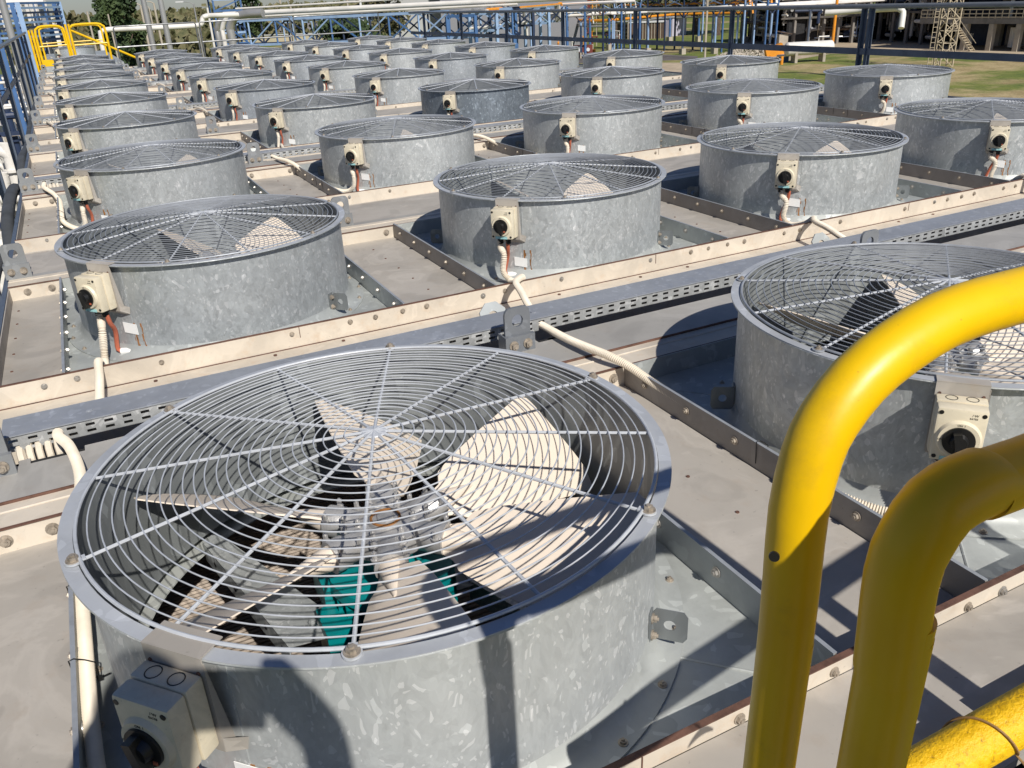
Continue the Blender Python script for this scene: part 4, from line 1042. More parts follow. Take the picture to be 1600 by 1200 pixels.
# ---- blue truss pipe bridge
def PTZ(x, y, D): return PT(x, y, D)
def bridge():
    a, b = PT(345, 31, 78), PT(800, 17, 70)
    b.z = a.z = (a.z+b.z)/2
    d = b-a; L = d.length; d.normalize(); H = 2.1; q = Vector((-d.y, d.x, 0)).normalized()
    e = thing('pipe_bridge', Vector((a.x, a.y, a.z-H)), 'blue truss bridge carrying a fat silver pipe behind the deck', 'pipe bridge'); off = (a.x, a.y, a.z-H)
    for side in (0, 2.2):
        o_ = q*side
        mb = MB(); mb.bar(a+o_, b+o_, .2, .22); mb.build('top_chord', M['lblue'] if side == 0 else M['navy'], e, off=off)
        mb = MB(); mb.bar(a+o_-Vector((0, 0, H)), b+o_-Vector((0, 0, H)), .18, .2); mb.build('bottom_chord', M['lblue'] if side == 0 else M['navy'], e, off=off)
        N = 10
        for i in range(N+1):
            p = a+o_+d*(L*i/N)
            mb = MB(); mb.bar(p, p-Vector((0, 0, H)), .14, .14)
            if i < N:
                p2 = a+o_+d*(L*(i+1)/N)
                lo = Vector((0, 0, H))
                mb.bar(p-(lo if i % 2 else Vector()), p2-(Vector() if i % 2 else lo), .12, .12)
                if i > 5: mb.bar(p-(Vector() if i % 2 else lo), p2-(lo if i % 2 else Vector()), .10, .10)
            mb.build('web_member', [M['blue'], M['lblue']][i % 2] if side == 0 else M['navy'], e, off=off)
    mb = MB(); mb.tube([a+Vector((0, 0, .62))+q*.6, b+d*6+Vector((0, 0, .62))+q*.6], .21, 16); mb.build('fat_pipe', M['wpipe'], e, off=off)
    mb = MB(); mb.tube([a+d*1+Vector((0, 0, 1.05))+q*1.2, b+d*3+Vector((0, 0, 1.25))+q*1.2], .08, 8); mb.tube([a+q*1.7+Vector((0, 0, .3)), b+q*1.7+Vector((0, 0, .3))], .1, 8); mb.build('thin_pipe', M['wpipe'], e, off=off)
    for t in (.02, .5, .98):
        p = a+d*L*t; mb = MB()
        for s in (0, 2.2): mb.bar(p+q*s-Vector((0, 0, H)), Vector((p.x+q.x*s, p.y+q.y*s, G)), .3, .3)
        mb.build('trestle', M['blue'], e, off=off)
    return a, b, d, q
ba, bb, bd, bq = bridge()
# silver elbows dropping from the left end of the bridge
for i, (x, col_) in enumerate(((337, 'spipe'), (345, 'wpipe'), (357, 'spipe'))):
    p = PT(x, 34-i*2, 74-i*2); w_ = [.26, .2, .34][i]
    mb = MB(); top = Vector((p.x, p.y, p.z)); mb.tube(spline([(p.x, p.y, G), top-Vector((0, 0, 1.6)), top-Vector((0, 0, .7)), top+bd*.6+Vector((0, 0, .1)), top+bd*2+Vector((0, 0, .35)), top+bd*3.4+Vector((0, 0, .35))], .3), w_, 16)
    tag(mb.build('elbow_pipe', M[col_]), ['slim silver elbow pipe leftmost at the bridge end', 'white elbow pipe in the middle at the bridge end', 'fat silver elbow pipe with red band at the bridge end'][i], 'pipe')
mb = MB(); p0 = PT(160, 72, 60); q0 = PT(160, 50, 60); mb.tube(spline([Vector((p0.x, p0.y, G)), p0, q0, PT(163, 48, 60), PT(172, 46, 60.3), PT(250, 43, 61), PT(306, 40, 62), PT(314, 38, 62), PT(316, 33, 62), PT(317, 28, 62), PT(323, 25, 62), PT(340, 24, 63), PT(372, 23, 64)], .4), .18, 14)
tag(mb.build('vent_pipe', M['wpipe']), 'long white pipe with a raised step crossing at the far left', 'pipe')
B = base(352, 60); B2 = PT(352, 18, 95); 
e = thing('blue_stack_frame', B, 'blue steel tower frame rising above the bridge end', 'tower'); D0 = 95; c = PT(355, 30, D0)
for s, t in ((-1, -1), (1, -1), (-1, 1), (1, 1)): mb = MB(); mb.bar((c.x+s*1.5, c.y+t*1.6, G), (c.x+s*1.5, c.y+t*1.6, c.z+8), .18, .18); mb.build('leg', M['blue'], e, off=B)
for k in range(11):
    z = c.z-6+k*1.15; mb = MB(); mb.bar((c.x-1.5, c.y-1.6, z), (c.x+1.5, c.y-1.6, z), .22, .22); mb.bar((c.x-1.5, c.y-1.6, z), (c.x+1.5, c.y-1.6, z+1.1), .12, .12); mb.build('tier', [M['blue'], M['lblue'], M['navy']][k % 3], e, off=B)
# lamp posts and masts at the left
def mast(x, yb, yt, r, mat, label, D=None, arm=None, cat='mast', name='mast'):
    B = base(x, yb) if D is None else PT(x, yb, D); B.z = G; zt = ztop(B, yt); e = thing(name, B, label, cat)
    mb = MB(); mb.tube([B, Vector((B.x, B.y, zt))], [r, r*.8], 12); mb.build('shaft', mat, e, off=B)
    if arm:
        s, L = arm; p = Vector((B.x, B.y, zt)); rr = Vector((RT.x, RT.y, 0)).normalized()*s
        mb = MB(); mb.tube([p, p+rr*L*.4+Vector((0, 0, .25)), p+rr*L+Vector((0, 0, .35))], r*.4, 8); mb.build('arm', mat, e, off=B)
        mb = MB(); mb.obox(p+rr*(L+.3)+Vector((0, 0, .34)), rr*.55, rr.cross(Vector((0, 0, 1)))*.2, (0, 0, .08)); mb.build('lamp_head', M['whiteclad'], e, off=B)
mast(240, 76, -20, .13, M['spipe'], 'thick grey steel mast just behind the deck, left one', D=34)
mast(266, 76, -20, .13, M['spipe'], 'thick grey steel mast just behind the deck, right one', D=34)
mast(22, 70, -20, .13, M['spipe'], 'thick grey mast at the far left before the blue steelwork', D=26)
mast(77, 60, -20, .13, M['spipe'], 'thick grey mast right of the blue steelwork', D=34)
mast(233, 72, 8, .22, M['concrete'], 'concrete street lamp with white head, leftmost', D=150, arm=(-1, 1.3), cat='street lamp', name='street_lamp')
mast(243, 60, 12, .2, M['concrete'], 'smaller concrete street lamp between two others', D=190, arm=(-1, .8), cat='street lamp', name='street_lamp')
mast(254, 72, 5, .22, M['concrete'], 'tall concrete street lamp with white head, right of the grey mast', D=150, arm=(-1, 1.3), cat='street lamp', name='street_lamp')
mast(313, 62, 6, .12, M['spipe'], 'slim metal street lamp with long arm above the white pipe', D=120, arm=(-1, 1.6), cat='street lamp', name='street_lamp')
mast(335, 73, 12, .12, M['wpipe'], 'thin white flare pole at the bridge end', D=80)
mast(147, 64, 18, .10, M['concrete'], 'thin pale pole behind the right yellow gate', D=70)
mast(175, 50, 22, .10, M['concrete'], 'thin pale pole at the edge of the big tree', D=90)
for x, l in ((443, 'left'), (458, 'right')): mast(x, 40, -3, .5, M['concrete'], 'pale distant mast behind the bridge, %s of a pair' % l, D=330)
mast(547, 40, -5, .3, M['concrete'], 'thin brown distant mast behind the fat pipe', D=230)
mast(567, 40, -5, .4, M['whiteclad'], 'pale distant mast right of a brown one behind the fat pipe', D=230)
# ---- lattice mast on the right
B = base(1473, 104); e = thing('lattice_mast', B, 'pale lattice floodlight mast standing on the grass at right', 'mast')
ff = Vector((RT.x, RT.y, 0)).normalized(); gg = Vector((-ff.y, ff.x, 0)); W_ = .75
cs = [B+ff*W_*s+gg*W_*t for s, t in ((-1, -1), (1, -1), (1, 1), (-1, 1))]
M['mastp'] = simple('pale_mast_paint', (.50, .42, .30), .6, 0, .2, 1)
for p in cs: mb = MB(); mb.bar(p, p+Vector((0, 0, 13)), .12, .12); mb.build('leg', M['mastp'], e, off=B)
for k in range(10):
    mb = MB()
    for i in range(4):
        p, q_ = cs[i], cs[(i+1) % 4]; z0, z1 = Vector((0, 0, k*1.3)), Vector((0, 0, (k+1)*1.3))
        mb.bar(p+(z0 if k % 2 else z1), q_+(z1 if k % 2 else z0), .07, .07); mb.bar(p+z1, q_+z1, .06, .06)
    mb.build('lattice_bay', M['mastp'], e, off=B)
c2 = B-ff*1.6
mb = MB()
for s in (-.25, .25): mb.bar(c2+ff*s, c2+ff*s+Vector((0, 0, 8)), .06, .06)
for k in range(14): mb.bar(c2-ff*.25+Vector((0, 0, .5+k*.55)), c2+ff*.25+Vector((0, 0, .5+k*.55)), .05, .05)
mb.build('ladder', M['mastp'], e, off=B)
# ---- storage tank on saddles
B = base(1262, 97); e = thing('storage_tank', B, 'white horizontal storage tank on two saddles at the yard edge', 'tank'); t_ = (base(1290, 92)-base(1236, 95)); t_.z = 0; t_.normalize()
mb = MB(); zc = 1.75; Lt = 3.0; rt = .85
mb.tube([B+t_*a_+Vector((0, 0, zc)) for a_ in (-Lt-.35, -Lt-.28, -Lt-.12, -Lt, 0, Lt, Lt+.12, Lt+.28, Lt+.35)], [rt*.2, rt*.6, rt*.9, rt, rt, rt, rt*.9, rt*.6, rt*.2], 24); mb.build('shell', M['wpipe'], e, off=B)
for s in (-1, 1): mb = MB(); mb.obox(B+t_*s*1.9+Vector((0, 0, .7)), t_*.18, Vector((-t_.y, t_.x, 0))*.75, (0, 0, .7)); mb.build('saddle', M['concrete'], e, off=B)
mb = MB(); mb.tube([B+t_*1.2+Vector((0, 0, 2.5)), B+t_*1.2+Vector((0, 0, 3.1)), B+t_*2.6+Vector((0, 0, 3.1))], .08, 8); mb.build('top_pipe', M['wpipe'], e, off=B)
col_at(1221, 101, 88, .2, M['orange'], 'orange_bollard', 'orange-red bollard left of the storage tank', 'bollard', n=12)
block('blue_cabinet', (1225, 98), (1232, 97), 89, .9, M['blue'], 'small blue cabinet by the storage tank', 'cabinet')
B = base(1212, 97); e = thing('hopper', B, 'yellow chute hopper beside the blue cabinet', 'hopper')
mb = MB(); mb.poly([B+ff*-1.2+Vector((0, 0, .6)), B+ff*1.3+Vector((0, 0, .9)), B+ff*.7+Vector((0, 0, 2.4)), B-ff*1.5+Vector((0, 0, 1.6))], gg*1.0); mb.build('chute', M['orange'], e, off=B)
for s in (-1, 1): mb = MB(); mb.bar(B+ff*s*.8, B+ff*s*.8+Vector((0, 0, .9)), .15, .15); mb.build('leg', M['orange'], e, off=B)
B = base(1221, 78); e = thing('timber_kiosk', B, 'little kiosk with a sloping brown roof left of the tank', 'kiosk')
mb = MB(); mb.obox(B+Vector((0, 0, 1.2)), ff*.7, gg*.7, (0, 0, 1.2)); mb.build('wall', M['concrete'], e, off=B)
mb = MB(); mb.obox(B+Vector((0, 0, 2.6)), ff*1.2+Vector((0, 0, -.25)), gg*1.0, (0, 0, .08)); mb.build('roof', M['brown'], e, off=B)
# rubble heap
B = base(1168, 86); rr_ = random.Random(5); mb = MB()
for i in range(260):
    a_, r_ = rr_.uniform(0, 2*PI), 4.2*math.sqrt(rr_.random()); h_ = max(0, 1-(r_/4.2)**1.5)*.8
    c = Vector((B.x+r_*math.cos(a_)*1.3, B.y+r_*math.sin(a_)*.8, G+h_)); s_ = rr_.uniform(.08, .24)
    v = [Vector((rr_.uniform(-1, 1), rr_.uniform(-1, 1), rr_.uniform(-1, 1))).normalized()*s_ for _ in range(3)]
    mb.obox(c, v[0], v[1], v[0].cross(v[1]).normalized()*s_*.6)
tag(mb.build('rubble_heap', M['concrete']), 'heap of pale rubble on the grass', 'rubble', kind='stuff')
# ---- dark process unit
def unit(pl, pr, ztop_, depth, label, seed, ncol=6, floors=2):
    rnd = random.Random(seed); A_, B_ = base(*pl), base(*pr); d = B_-A_; d.z = 0; L = d.length; d.normalize(); q = Vector((-d.y, d.x, 0))
    if q.dot(Vector((FW.x, FW.y, 0))) < 0: q = -q
    H = ztop_; e = thing('process_unit', A_, label, 'process unit'); Z = lambda z: Vector((0, 0, z))
    for i in range(ncol):
        for j in range(2):
            p = A_+d*(L*i/(ncol-1))+q*(depth*j); mb = MB(); mb.bar(p, p+Z(H), .45, .45); mb.build('column', M['dconcrete'], e, off=A_)
    for k in range(1, floors+1):
        z = H*k/floors; mb = MB(); mb.poly([A_-q*.4+Z(z), B_-q*.4+Z(z), B_+q*(depth+.4)+Z(z), A_+q*(depth+.4)+Z(z)], (0, 0, .3)); mb.build('floor_slab', M['dpipe'], e, off=A_)
    mb = MB(); mb.poly([A_+q*depth+Z(0), B_+q*depth+Z(0), B_+q*(depth+.3)+Z(0), A_+q*(depth+.3)+Z(0)], (0, 0, H)); mb.build('back_wall', M['dark'], e, off=A_)  # near-black wall added so the unit's interior reads as deep shade
    for a_ in (A_, B_): mb = MB(); mb.poly([a_+q*1.2, a_+q*1.5+d*.2, a_+q*depth+d*.2, a_+q*depth], (0, 0, H)); mb.build('shade_panel', M['dark'], e, off=A_)  # added dark end panels, painting the shade between the pipes
    mb = MB(); mb.poly([A_+q*2+Z(.02), B_+q*2+Z(.02), B_+q*depth+Z(.02), A_+q*depth+Z(.02)], (0, 0, .05)); mb.build('shaded_floor', M['dpipe'], e, off=A_)  # dark sheet that paints the shade on the ground under the unit
    mats = [M['dpipe'], M['spipe'], M['spipe'], M['brown'], M['wpipe'], M['concrete'], M['dpipe'], M['mastp'], M['navy']]
    for i in range(86):
        mb = MB(); x = rnd.uniform(0, L); y = rnd.uniform(-.5, depth*.6); r_ = rnd.choice([.07, .1, .14, .2, .28])
        if rnd.random() < .5:
            z0, z1 = rnd.uniform(.2, H*.5), rnd.uniform(H*.6, H); p = A_+d*x+q*y
            mb.tube(spline([p+Z(z0), p+Z(z1-.6), p+Z(z1-.1)+d*.2, p+d*rnd.choice([-1, 1])*rnd.uniform(1, 4)+Z(z1)], .25), r_, 8)
        else:
            z = rnd.uniform(.8, H-.3); x2 = min(L, x+rnd.uniform(2, 8)); mb.tube([A_+d*x+q*y+Z(z), A_+d*x2+q*y+Z(z)], r_, 8)
        mb.build('pipe', rnd.choice(mats), e, off=A_)
    for i in range(14):
        x = rnd.uniform(1, L-1); y = rnd.uniform(0, depth*.5); z = rnd.uniform(.6, H-1.8); r_ = rnd.uniform(.35, .8); p = A_+d*x+q*y+Z(z); mb = MB()
        ax = Z(1) if rnd.random() < .5 else d
        mb.tube([p, p+ax*.15, p+ax*rnd.uniform(1, 2), p+ax*2.2], [r_*.7, r_, r_, r_*.6], 14); mb.hexbolt(p+ax*2.2, ax, .3, .3)
        mb.build('vessel', rnd.choice([M['dpipe'], M['spipe'], M['brown'], M['greyclad'], M['navy']]), e, off=A_)
    return e, A_, B_, d, q, L
unit((1158, 64), (1216, 72), 7.0, 7, 'dark pipework unit left of the pale blue post', 3, 4)
u1 = unit((1216, 72), (1352, 66), 8.2, 9, 'dark congested process unit behind the storage tank', 11, 7, 2)
u2 = unit((1352, 62), (1462, 72), 9.0, 10, 'dark process unit with orange top walkway left of the lattice mast', 17, 6, 2)
e, A_, B_, d, q, L = u2
for k in range(12): mb = MB(); mb.bar(A_+d*(L*k/12)-q*.6+Vector((0, 0, 9.4)), A_+d*(L*(k+1)/12)-q*.6+Vector((0, 0, 9.4)), .3, .5); mb.build('walkway_panel', M['orange'], e, off=A_)
mb = MB(); mb.tube(spline([PT(1290, 20, 92), PT(1350, 16, 90), PT(1398, 13, 86), PT(1406, 14, 85), PT(1411, 19, 85), PT(1410, 30, 85), PT(1408, 44, 85)], .3), .3, 12); tag(mb.build('white_elbow_pipe', M['wpipe']), 'white pipe bending down in front of the dark process unit', 'pipe')
# concrete table structure with stairs and railings
A_, B_ = base(1490, 78), base(1690, 84); d = B_-A_; d.z = 0; L = d.length; d.normalize(); q = Vector((-d.y, d.x, 0))
if q.dot(Vector((FW.x, FW.y, 0))) < 0: q = -q
Z = lambda z: Vector((0, 0, z)); e = thing('table_structure', A_, 'concrete table structure with railings and stairs at the right edge', 'structure')
for i in range(5):
    for j in range(2): mb = MB(); p = A_+d*(L*(i+.3)/4.6)+q*(j*8+.4); mb.bar(p, p+Z(3.4), .7, .7, up=(0, 1, 0)); mb.build('column', M['concrete'], e, off=A_)
mb = MB(); mb.poly([A_+Z(3.42)-d*6, B_+Z(3.42), B_+q*9+Z(3.42), A_-d*6+q*9+Z(3.42)], (0, 0, .7)); mb.build('slab', M['dconcrete'], e, off=A_)
mb = MB(); mb.poly([A_+q*9+Z(0)-d*6, B_+q*9, B_+q*9.3, A_-d*6+q*9.3], (0, 0, 9)); mb.build('back_wall', M['navy'], e, off=A_)
mb = MB(); mb.poly([A_+Z(7.6)-d*6, B_+Z(7.6), B_+q*9+Z(7.6), A_-d*6+q*9+Z(7.6)], (0, 0, .4)); mb.build('roof', M['concrete'], e, off=A_)
for k in range(26): mb = MB(); p = A_-d*6+d*(L+6)*k/25+Z(4.12); mb.bar(p, p+Z(1.1), .09, .09); mb.build('railing_post', M['mastp'], e, off=A_)
for z in (4.25, 4.7, 5.22): mb = MB(); mb.bar(A_-d*6+Z(z), B_+Z(z), .09, .12); mb.build('railing_bar', M['mastp'], e, off=A_)
rnd = random.Random(9)
for i in range(30):
    mb = MB(); x = rnd.uniform(-5, L); z0 = rnd.choice([4.2, 4.3, .3]); p = A_+d*x+q*rnd.uniform(1, 7)
    mb.tube([p+Z(z0), p+Z(z0+rnd.uniform(1.5, 3))], rnd.choice([.15, .25, .5]), 10); mb.build('equipment', rnd.choice([M['dpipe'], M['dpipe'], M['brown'], M['spipe'], M['wpipe']]), e, off=A_)
for k in range(12):
    mb = MB(); p = A_+d*(.2+k*.28)-q*1.2+Z(3.5-k*.3); mb.obox(p, d*.16, q*.5, (0, 0, .04)); mb.build('stair_tread', M['mastp'], e, off=A_)
for s in (-.5, .5):
    mb = MB(); p = A_-q*1.2+q*s; mb.bar(p+Z(3.6), p+d*3.6, .08, .25); mb.bar(p+Z(4.6), p+d*3.6+Z(1), .06, .06); mb.build('stair_rail', M['mastp'], e, off=A_)
# small red machinery and barrel
B = base(911, 86); e = thing('red_pump_skid', B, 'dark red pump skid with pale caps behind the middle cowls', 'pump skid')
mb = MB(); mb.obox(B+Z(.9), ff*1.6, gg*.8, (0, 0, .7)); mb.build('body', M['darkred'], e, off=B)
for s in (-1, 1): mb = MB(); mb.cyl(B-gg*.8+ff*s*.8+Z(.9), B-gg*1.0+ff*s*.8+Z(.9), .3, n=16); mb.build('cap', M['whiteclad'], e, off=B)
col_at(928, 84, 77, .3, M['orange'], 'orange_barrel', 'orange barrel right of the dark red pump skid', 'barrel', n=14)
# general pipe rack between bridge and supports (centre)
def rack(x0, x1, D0, D1, y, label, seed, mats, n=6):
    rnd = random.Random(seed); a, b = PT(x0, y, D0), PT(x1, y, D1); b.z = a.z; e = thing('pipe_rack', Vector((a.x, a.y, G)), label, 'pipe rack'); off = (a.x, a.y, G); d = (b-a); L = d.length; d.normalize(); q = Vector((-d.y, d.x, 0))
    for i in range(n):
        p = a+d*(L*i/(n-1)); mb = MB()
        for s in (0, 2.5): mb.bar(Vector((p.x, p.y, G))+q*s, p+q*s, .24, .24)
        mb.bar(p, p+q*2.5, .2, .2); mb.bar(p-Z(1.3), p+q*2.5-Z(1.3), .2, .2)
        mb.build('frame', rnd.choice([M['blue'], M['lblue'], M['navy']]), e, off=off)
        if i < n-1:
            p2 = a+d*(L*(i+1)/(n-1)); mb = MB(); mb.bar(p-Z(1.3), p2, .1, .1); mb.bar(p, p2-Z(1.3), .1, .1); mb.build('brace', M['lblue'] if i % 2 else M['navy'], e, off=off)
    for k in range(9):
        r_ = rnd.choice([.1, .15, .22]); z = rnd.choice([.15, .2, -1.1]); y_ = rnd.uniform(0, 2.4); t0, t1 = rnd.uniform(0, .3), rnd.uniform(.6, 1)
        mb = MB(); mb.tube([a+d*L*t0+q*y_+Z(z+r_), a+d*L*t1+q*y_+Z(z+r_), a+d*L*t1+q*y_+d*.3+Z(z-1.5)], r_, 10); mb.build('pipe', M[rnd.choice(mats)], e, off=off)
rack(742, 880, 66, 84, 24, 'blue pipe rack crowded with white pipes behind the middle of the deck', 4, ['wpipe', 'wpipe', 'spipe', 'orange'])
rack(800, 1000, 130, 128, 15, 'far pipe rack with yellow and white pipes', 8, ['wpipe', 'wpipe', 'spipe', 'orange'], 8)
rack(960, 1200, 150, 125, 0, 'distant pipe rack under the dark trees', 12, ['wpipe', 'orange', 'spipe', 'wpipe'], 9)
rack(440, 700, 190, 150, 26, 'blue pipe rack half hidden behind the truss bridge', 16, ['wpipe', 'spipe', 'blue'], 8)
rnd = random.Random(91); mb = MB(); e = thing('valve_station', base(860, 74), 'cluster of small white and blue valves behind the middle cowls', 'valve station'); off = tuple(base(860, 74))
for i in range(60):
    B = base(rnd.uniform(790, 990), rnd.uniform(62, 80)); h_ = rnd.uniform(.5, 2.6); mb = MB(); r_ = rnd.choice([.06, .1, .16])
    mb.tube([B, B+Z(h_), B+Z(h_)+ff*rnd.uniform(-1.2, 1.2)], r_, 7); mb.cyl(B+Z(h_*.6), B+Z(h_*.6+.25), r_*2.2, n=10); mb.build('valve', rnd.choice([M['wpipe'], M['spipe'], M['blue'], M['orange'], M['darkred'], M['navy']]), e, off=off)
# ---- left: blue steelwork, white ducts and insulated pipes
c = PT(24, 40, 30)
e = thing('blue_steelwork', Vector((c.x, c.y, G)), 'tiered blue steel structure at the upper left edge', 'steelwork'); off = (c.x, c.y, G)
f3 = Vector((RT.x, RT.y, 0)).normalized(); g3 = Vector((-f3.y, f3.x, 0))
for s in (-1, -.3, .3, .62):
    for t in (0, 3): mb = MB(); p = Vector((c.x, c.y, 0))+f3*s*.62+g3*t-f3*.1; mb.bar(Vector((p.x, p.y, G)), Vector((p.x, p.y, c.z+.75)), .16, .16); mb.build('column', M['lblue'] if s > .5 else M['blue'], e, off=off)
for k in range(9):
    z = c.z+.72-k*.16; mb = MB(); p = Vector((c.x, c.y, z)); mb.obox(p-f3*.25, f3*.55, g3*.05, (0, 0, .035)); mb.obox(p+g3*3-f3*.25, f3*.55, g3*.05, (0, 0, .035)); mb.obox(p+f3*.30+g3*1.5, f3*.04, g3*1.5, (0, 0, .035)); mb.build('beam', [M['blue'], M['lblue'], M['navy']][k % 3], e, off=off)
rnd = random.Random(21)
mb = MB()
for k in range(30):
    p = Vector((c.x, c.y, c.z+.6))+f3*rnd.uniform(-1.1, .2)+g3*rnd.uniform(.2, 2.6); mb.cyl(p-Z(rnd.uniform(.2, 1.4)), p+Z(.1), rnd.uniform(.03, .07), n=8)
mb.build('pipe_cluster', M['wpipe'], e, off=off)
a = PT(-20, 6, 33); b = PT(70, 3, 33); mb = MB(); mb.tube([a, b], .13, 12); mb.tube([b, Vector((b.x, b.y, G))], .07, 8); tag(mb.build('white_duct', M['wpipe']), 'white horizontal duct at the top left corner', 'duct')
e = thing('insulated_piping', (-2.2, 4, G), 'white insulated pipes and valves beneath the left railing', 'piping'); off = (-2.2, 4, G)
rnd = random.Random(33)
for i in range(34):
    y = 2+i*.62; x = -1.55-rnd.uniform(0, .9); z = rnd.uniform(-2.6, -1.6); r_ = rnd.choice([.05, .07, .09, .12]); mb = MB()
    mb.tube(spline([(x, y, G), (x, y, z-.5), (x, y, z-.15), (x-.12, y, z-.02), (x-.4, y, z), (x-1.8, y, z)], .06), r_, 12)
    for zz in (z-.45, z-1.1): mb.cyl((x, y, zz), (x, y, zz+.05), r_*1.6, n=14)
    mb.build('riser', M['wpipe'], e, off=off)
for i in range(12):
    x = -1.45-rnd.uniform(0, 2.4); z = rnd.uniform(-4.5, -2.2); mb = MB(); mb.tube([(x, 0, z), (x, 28, z)], rnd.choice([.05, .08, .12]), 10); mb.build('header', rnd.choice([M['wpipe'], M['wpipe'], M['spipe'], M['greyclad']]), e, off=off)
for i in range(16):
    y = 1.5+i*1.3; mb = MB(); mb.box(-4.2, y, -3.4, -1.3, y+.1, -3.25); mb.box(-1.42, y, G, -1.32, y+.1, -3.25); mb.build('pipe_rack_beam', M['concrete'] if i % 2 else M['navy'], e, off=off)
for i in range(18):
    y = rnd.uniform(3, 22); x = -1.5-rnd.uniform(0, 1.5); z = rnd.uniform(-3.2, -1.9); mb = MB()
    mb.cyl((x, y, z), (x, y, z+.16), .07, n=12); mb.cyl((x, y, z+.16), (x, y, z+.3), .02, n=8); mb.torus((x, y, z+.31), .08, .012, 16, 6); mb.build('valve', rnd.choice([M['darkred'], M['greyclad'], M['orange'], M['teal']]), e, off=off)
for i in range(46):
    y = rnd.uniform(2, 34); x = -2.2-rnd.uniform(0, 5); z = rnd.uniform(-6.5, -3.6); r_ = rnd.choice([.06, .09, .14, .2]); mb = MB()
    mb.tube(spline([(x, y, G), (x, y, z-.6), (x, y, z-.2), (x+.15, y, z), (x+.6, y, z), (x+1.4, y, z)], .1), r_, 10); mb.cyl((x, y, z-.9), (x, y, z-.82), r_*1.6, n=12)
    mb.build('riser', M['wpipe'] if i % 4 else M['spipe'], e, off=off)
for i in range(9): mb = MB(); x = -2.0-i*.55; z = -3.9-.3*(i % 3); mb.tube([(x, 0, z), (x, 40, z)], .1+.05*(i % 2), 10); mb.build('header', [M['wpipe'], M['spipe'], M['wpipe'], M['blue']][i % 4], e, off=off)
mb = MB(); mb.add([(-90, -3, G+.02), (-.8, -3, G+.02), (-.8, 190, G+.02), (-90, 190, G+.02)], [(0, 1, 2, 3)]); tag(mb.build('plant_floor', M['dconcrete']), kind='structure')
e = thing('process_piping', (-12, 40, G), 'dense white process piping far below the left railing', 'piping'); off = (-12, 40, G)
for i in range(96):
    B = base(rnd.uniform(-60, 46), rnd.uniform(88, 420)); h_ = rnd.uniform(1.2, 6.2) if B.y > 25 else rnd.uniform(1.0, 4.5); r_ = rnd.choice([.05, .08, .12, .2]); dx = rnd.choice([-1, 1])*rnd.uniform(.5, 2.5); mb = MB()
    if B.x > -1.3: continue
    mb.tube(spline([B, B+Z(h_-.4), B+Z(h_-.1)+Vector((dx*.06, 0, 0)), B+Z(h_)+Vector((dx*.25, 0, 0)), B+Z(h_)+Vector((dx, 0, 0))], .15), r_, 9); mb.cyl(B+Z(h_*.5), B+Z(h_*.5+.12), r_*1.8, n=12); mb.cyl(B+Z(h_*.8), B+Z(h_*.8+.08), r_*1.7, n=12)
    mb.build('riser', [M['wpipe'], M['wpipe'], M['wpipe'], M['spipe'], M['navy'], M['wpipe'], M['blue']][i % 7], e, off=off)
for i in range(16):
    a = base(-40, 100+i*18); b = Vector((-1.6, a.y, a.z)); zz = rnd.uniform(2.5, 5); mb = MB(); mb.bar(a+Z(zz), b+Z(zz), .15, .2); mb.bar(b, b+Z(zz), .15, .15); mb.bar(a.lerp(b, .5), a.lerp(b, .5)+Z(zz), .15, .15); mb.build('support_frame', [M['navy'], M['concrete'], M['railgrey']][i % 3], e, off=off)
# white vessels behind the left gate
for i, (x, y, D, r_, l) in enumerate(((86, 60, 40, .42, 'fat white vessel left of a pair behind the left gate'), (97, 62, 42, .34, 'slimmer white vessel right of a pair behind the left gate'))):
    p = PT(x, y, D); e, = [thing('white_vessel', Vector((p.x, p.y, G)), l, 'vessel')]
    zt = PT(x, 36, D).z
    mb = MB(); mb.tube([(p.x, p.y, G+2), (p.x, p.y, zt-.4), (p.x, p.y, zt-.15), (p.x, p.y, zt)], [r_, r_, r_*.8, r_*.3], 18); mb.build('shell', M['wpipe'], e, off=(p.x, p.y, G))
    mb = MB(); mb.tube([(p.x, p.y, zt), (p.x, p.y, zt+.2), (p.x+.3, p.y, zt+.3)], .07, 8); mb.build('nozzle', M['wpipe'], e, off=(p.x, p.y, G))
    for s in (-1, 1): mb = MB(); mb.bar((p.x+s*.25, p.y, G), (p.x+s*.25, p.y, G+2.2), .1, .1); mb.build('leg', M['blue'], e, off=(p.x, p.y, G))
# low tan wall and compound behind the bridge
block('boundary_wall', (380, 68), (560, 62), 57, .4, M['creamclad'], 'long low tan boundary wall beyond the blue bridge', 'wall')
block('flat_roof_shed', (415, 52), (520, 50), 36, 8, M['lilac'], 'flat pale shed behind the blue bridge', 'shed')
for i, (x0, x1, D, l) in enumerate(((500, 525, 900, 'left'), (560, 590, 900, 'right'))):
    block('far_warehouse', (x0, 17), (x1, 16), 8, 20, M['whiteclad'], 'distant pale warehouse on the horizon, %s one' % l, 'warehouse')
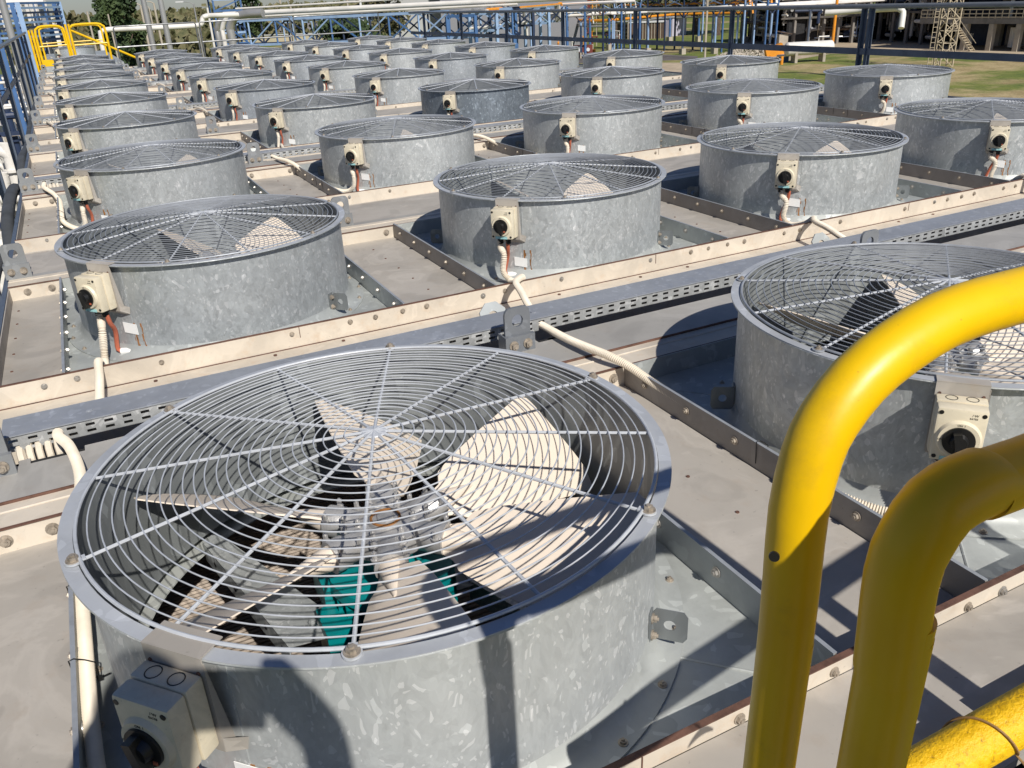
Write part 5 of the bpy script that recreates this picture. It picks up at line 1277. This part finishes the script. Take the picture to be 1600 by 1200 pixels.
# ---------------------------------------------------------------- trees
def leaves(mb, c, rx, rz, n, size, rnd, mi=0):
    for _ in range(n):
        while True:
            v = Vector((rnd.uniform(-1, 1), rnd.uniform(-1, 1), rnd.uniform(-1, 1)))
            if .25 < v.length < 1: break
        p = Vector((c.x+v.x*rx, c.y+v.y*rx, c.z+v.z*rz)); a = Vector((rnd.uniform(-1, 1), rnd.uniform(-1, 1), rnd.uniform(-1, 1))).normalized(); b = a.orthogonal().normalized()
        s = size*rnd.uniform(.5, 1.3); mb.add([p-a*s-b*s*.6, p+a*s-b*s*.7, p+a*s*.8+b*s, p-a*s*.9+b*s*.7], [(0, 1, 2, 3)], mi)
def tree(B, H, Rr, label, mat, seed, n=900, leaf=.35, group=None):
    rnd = random.Random(seed); e = empty('tree', B, label, 'tree', group)
    mb = MB(); mb.tube([B, B+Vector((.1, 0, H*.35)), B+Vector((0, .2, H*.6))], [H*.035, H*.025, H*.012], 8)
    for k in range(6):
        a = k*1.05+rnd.random(); mb.tube([B+Vector((0, 0, H*(.3+.04*k))), B+Vector((math.cos(a)*Rr*.5, math.sin(a)*Rr*.5, H*(.55+.04*k)))], [H*.014, H*.004], 6)
    mb.build('trunk', M['bark'], e, off=B)
    mb = MB(); K = 16
    for k in range(K):
        a = rnd.uniform(0, 2*PI); r_ = Rr*.72*math.sqrt(rnd.random()); z = H*rnd.uniform(.35, .9); f_ = 1-abs(z/H-.58)*1.1
        leaves(mb, Vector((B.x+r_*math.cos(a)*f_, B.y+r_*math.sin(a)*f_, B.z+z)), Rr*.38, H*.13, n//K, leaf, rnd)
    mb.build('crown', mat, e, off=B)
def tpix(x, D): p = PT(x, 60, D); p.z = G; return p
tree(tpix(186, 105), 14.0, 3.5, 'big dark tree rising above the skyline behind the masts', M['green'], 1, 5200, .24)
tree(tpix(203, 112), 10.5, 2.6, 'lower right shoulder tree of the big dark tree', M['green'], 2, 2600, .24)
tree(tpix(392, 170), 14.5, 3.6, 'small dark tree right of the blue tower frame', M['green'], 3, 1500, .3)
tree(tpix(604, 150), 16, 5.5, 'brownish tree behind the grey cladded building', M['olive'], 4, 2200, .3)
for i, (x, D, h, r_) in enumerate(((228, 62, 3.6, 2.2), (217, 66, 3.2, 2.0), (300, 60, 3.4, 1.9), (320, 64, 3.8, 2.3), (286, 75, 3.4, 2.2))):
    tree(tpix(x, D), h, r_, ['dark bush right of the leftmost lamp posts', 'dark bush just left of its twin near the masts', 'green bush left of the silver elbows', 'green bush under the silver elbows', 'olive bush behind the two green ones'][i], M['green'] if i != 4 else M['olive'], 20+i, 1300, .16)
for i, (x, D, h, r_, m) in enumerate(((530, 128, 8.0, 5.0, 'green'), (552, 132, 7.5, 5.0, 'green'), (568, 126, 7.2, 4.0, 'green'), (1085, 190, 20, 9, 'green'), (1120, 180, 21, 9, 'green'), (1160, 185, 20, 9, 'green'), (1000, 200, 20, 8, 'green'), (858, 190, 20, 6, 'olive'), (960, 180, 19, 5, 'green'))):
    tree(tpix(x, D), h, r_, ['rounded green tree left behind the bridge truss', 'rounded green tree in the middle behind the bridge truss', 'rounded green tree right behind the bridge truss', 'dark tall tree left of three above the pipeline', 'dark tall tree in the middle above the pipeline', 'dark tall tree right of three above the pipeline', 'dark tree behind the distant pipe rack', 'thin olive tree by the cream workshop', 'narrow dark tree behind the orange ladder tower'][i], M[m], 40+i, 1500, .4 if h > 10 else .3)
rnd = random.Random(77); mb = MB()
for i in range(760):
    D = 150*(9 ** (rnd.random()**.75)); x = rnd.uniform(55, 1300) if D > 260 else rnd.uniform(60, 345)
    if D < 260 and 345 < x: continue
    p = PT(x, 60, D); h = rnd.uniform(3.2, 6.8) if D < 240 else rnd.uniform(6.5, 11.5); p.z = G+h*.5
    w_ = rnd.uniform(3, 6)*(1+D/500)
    leaves(mb, p, w_, h*.55, 62, .5+D/500, rnd)
tag(mb.build('scrub_woodland', M['olive']), 'olive and brown scrub woodland stretching to the skyline', 'woodland', kind='stuff')
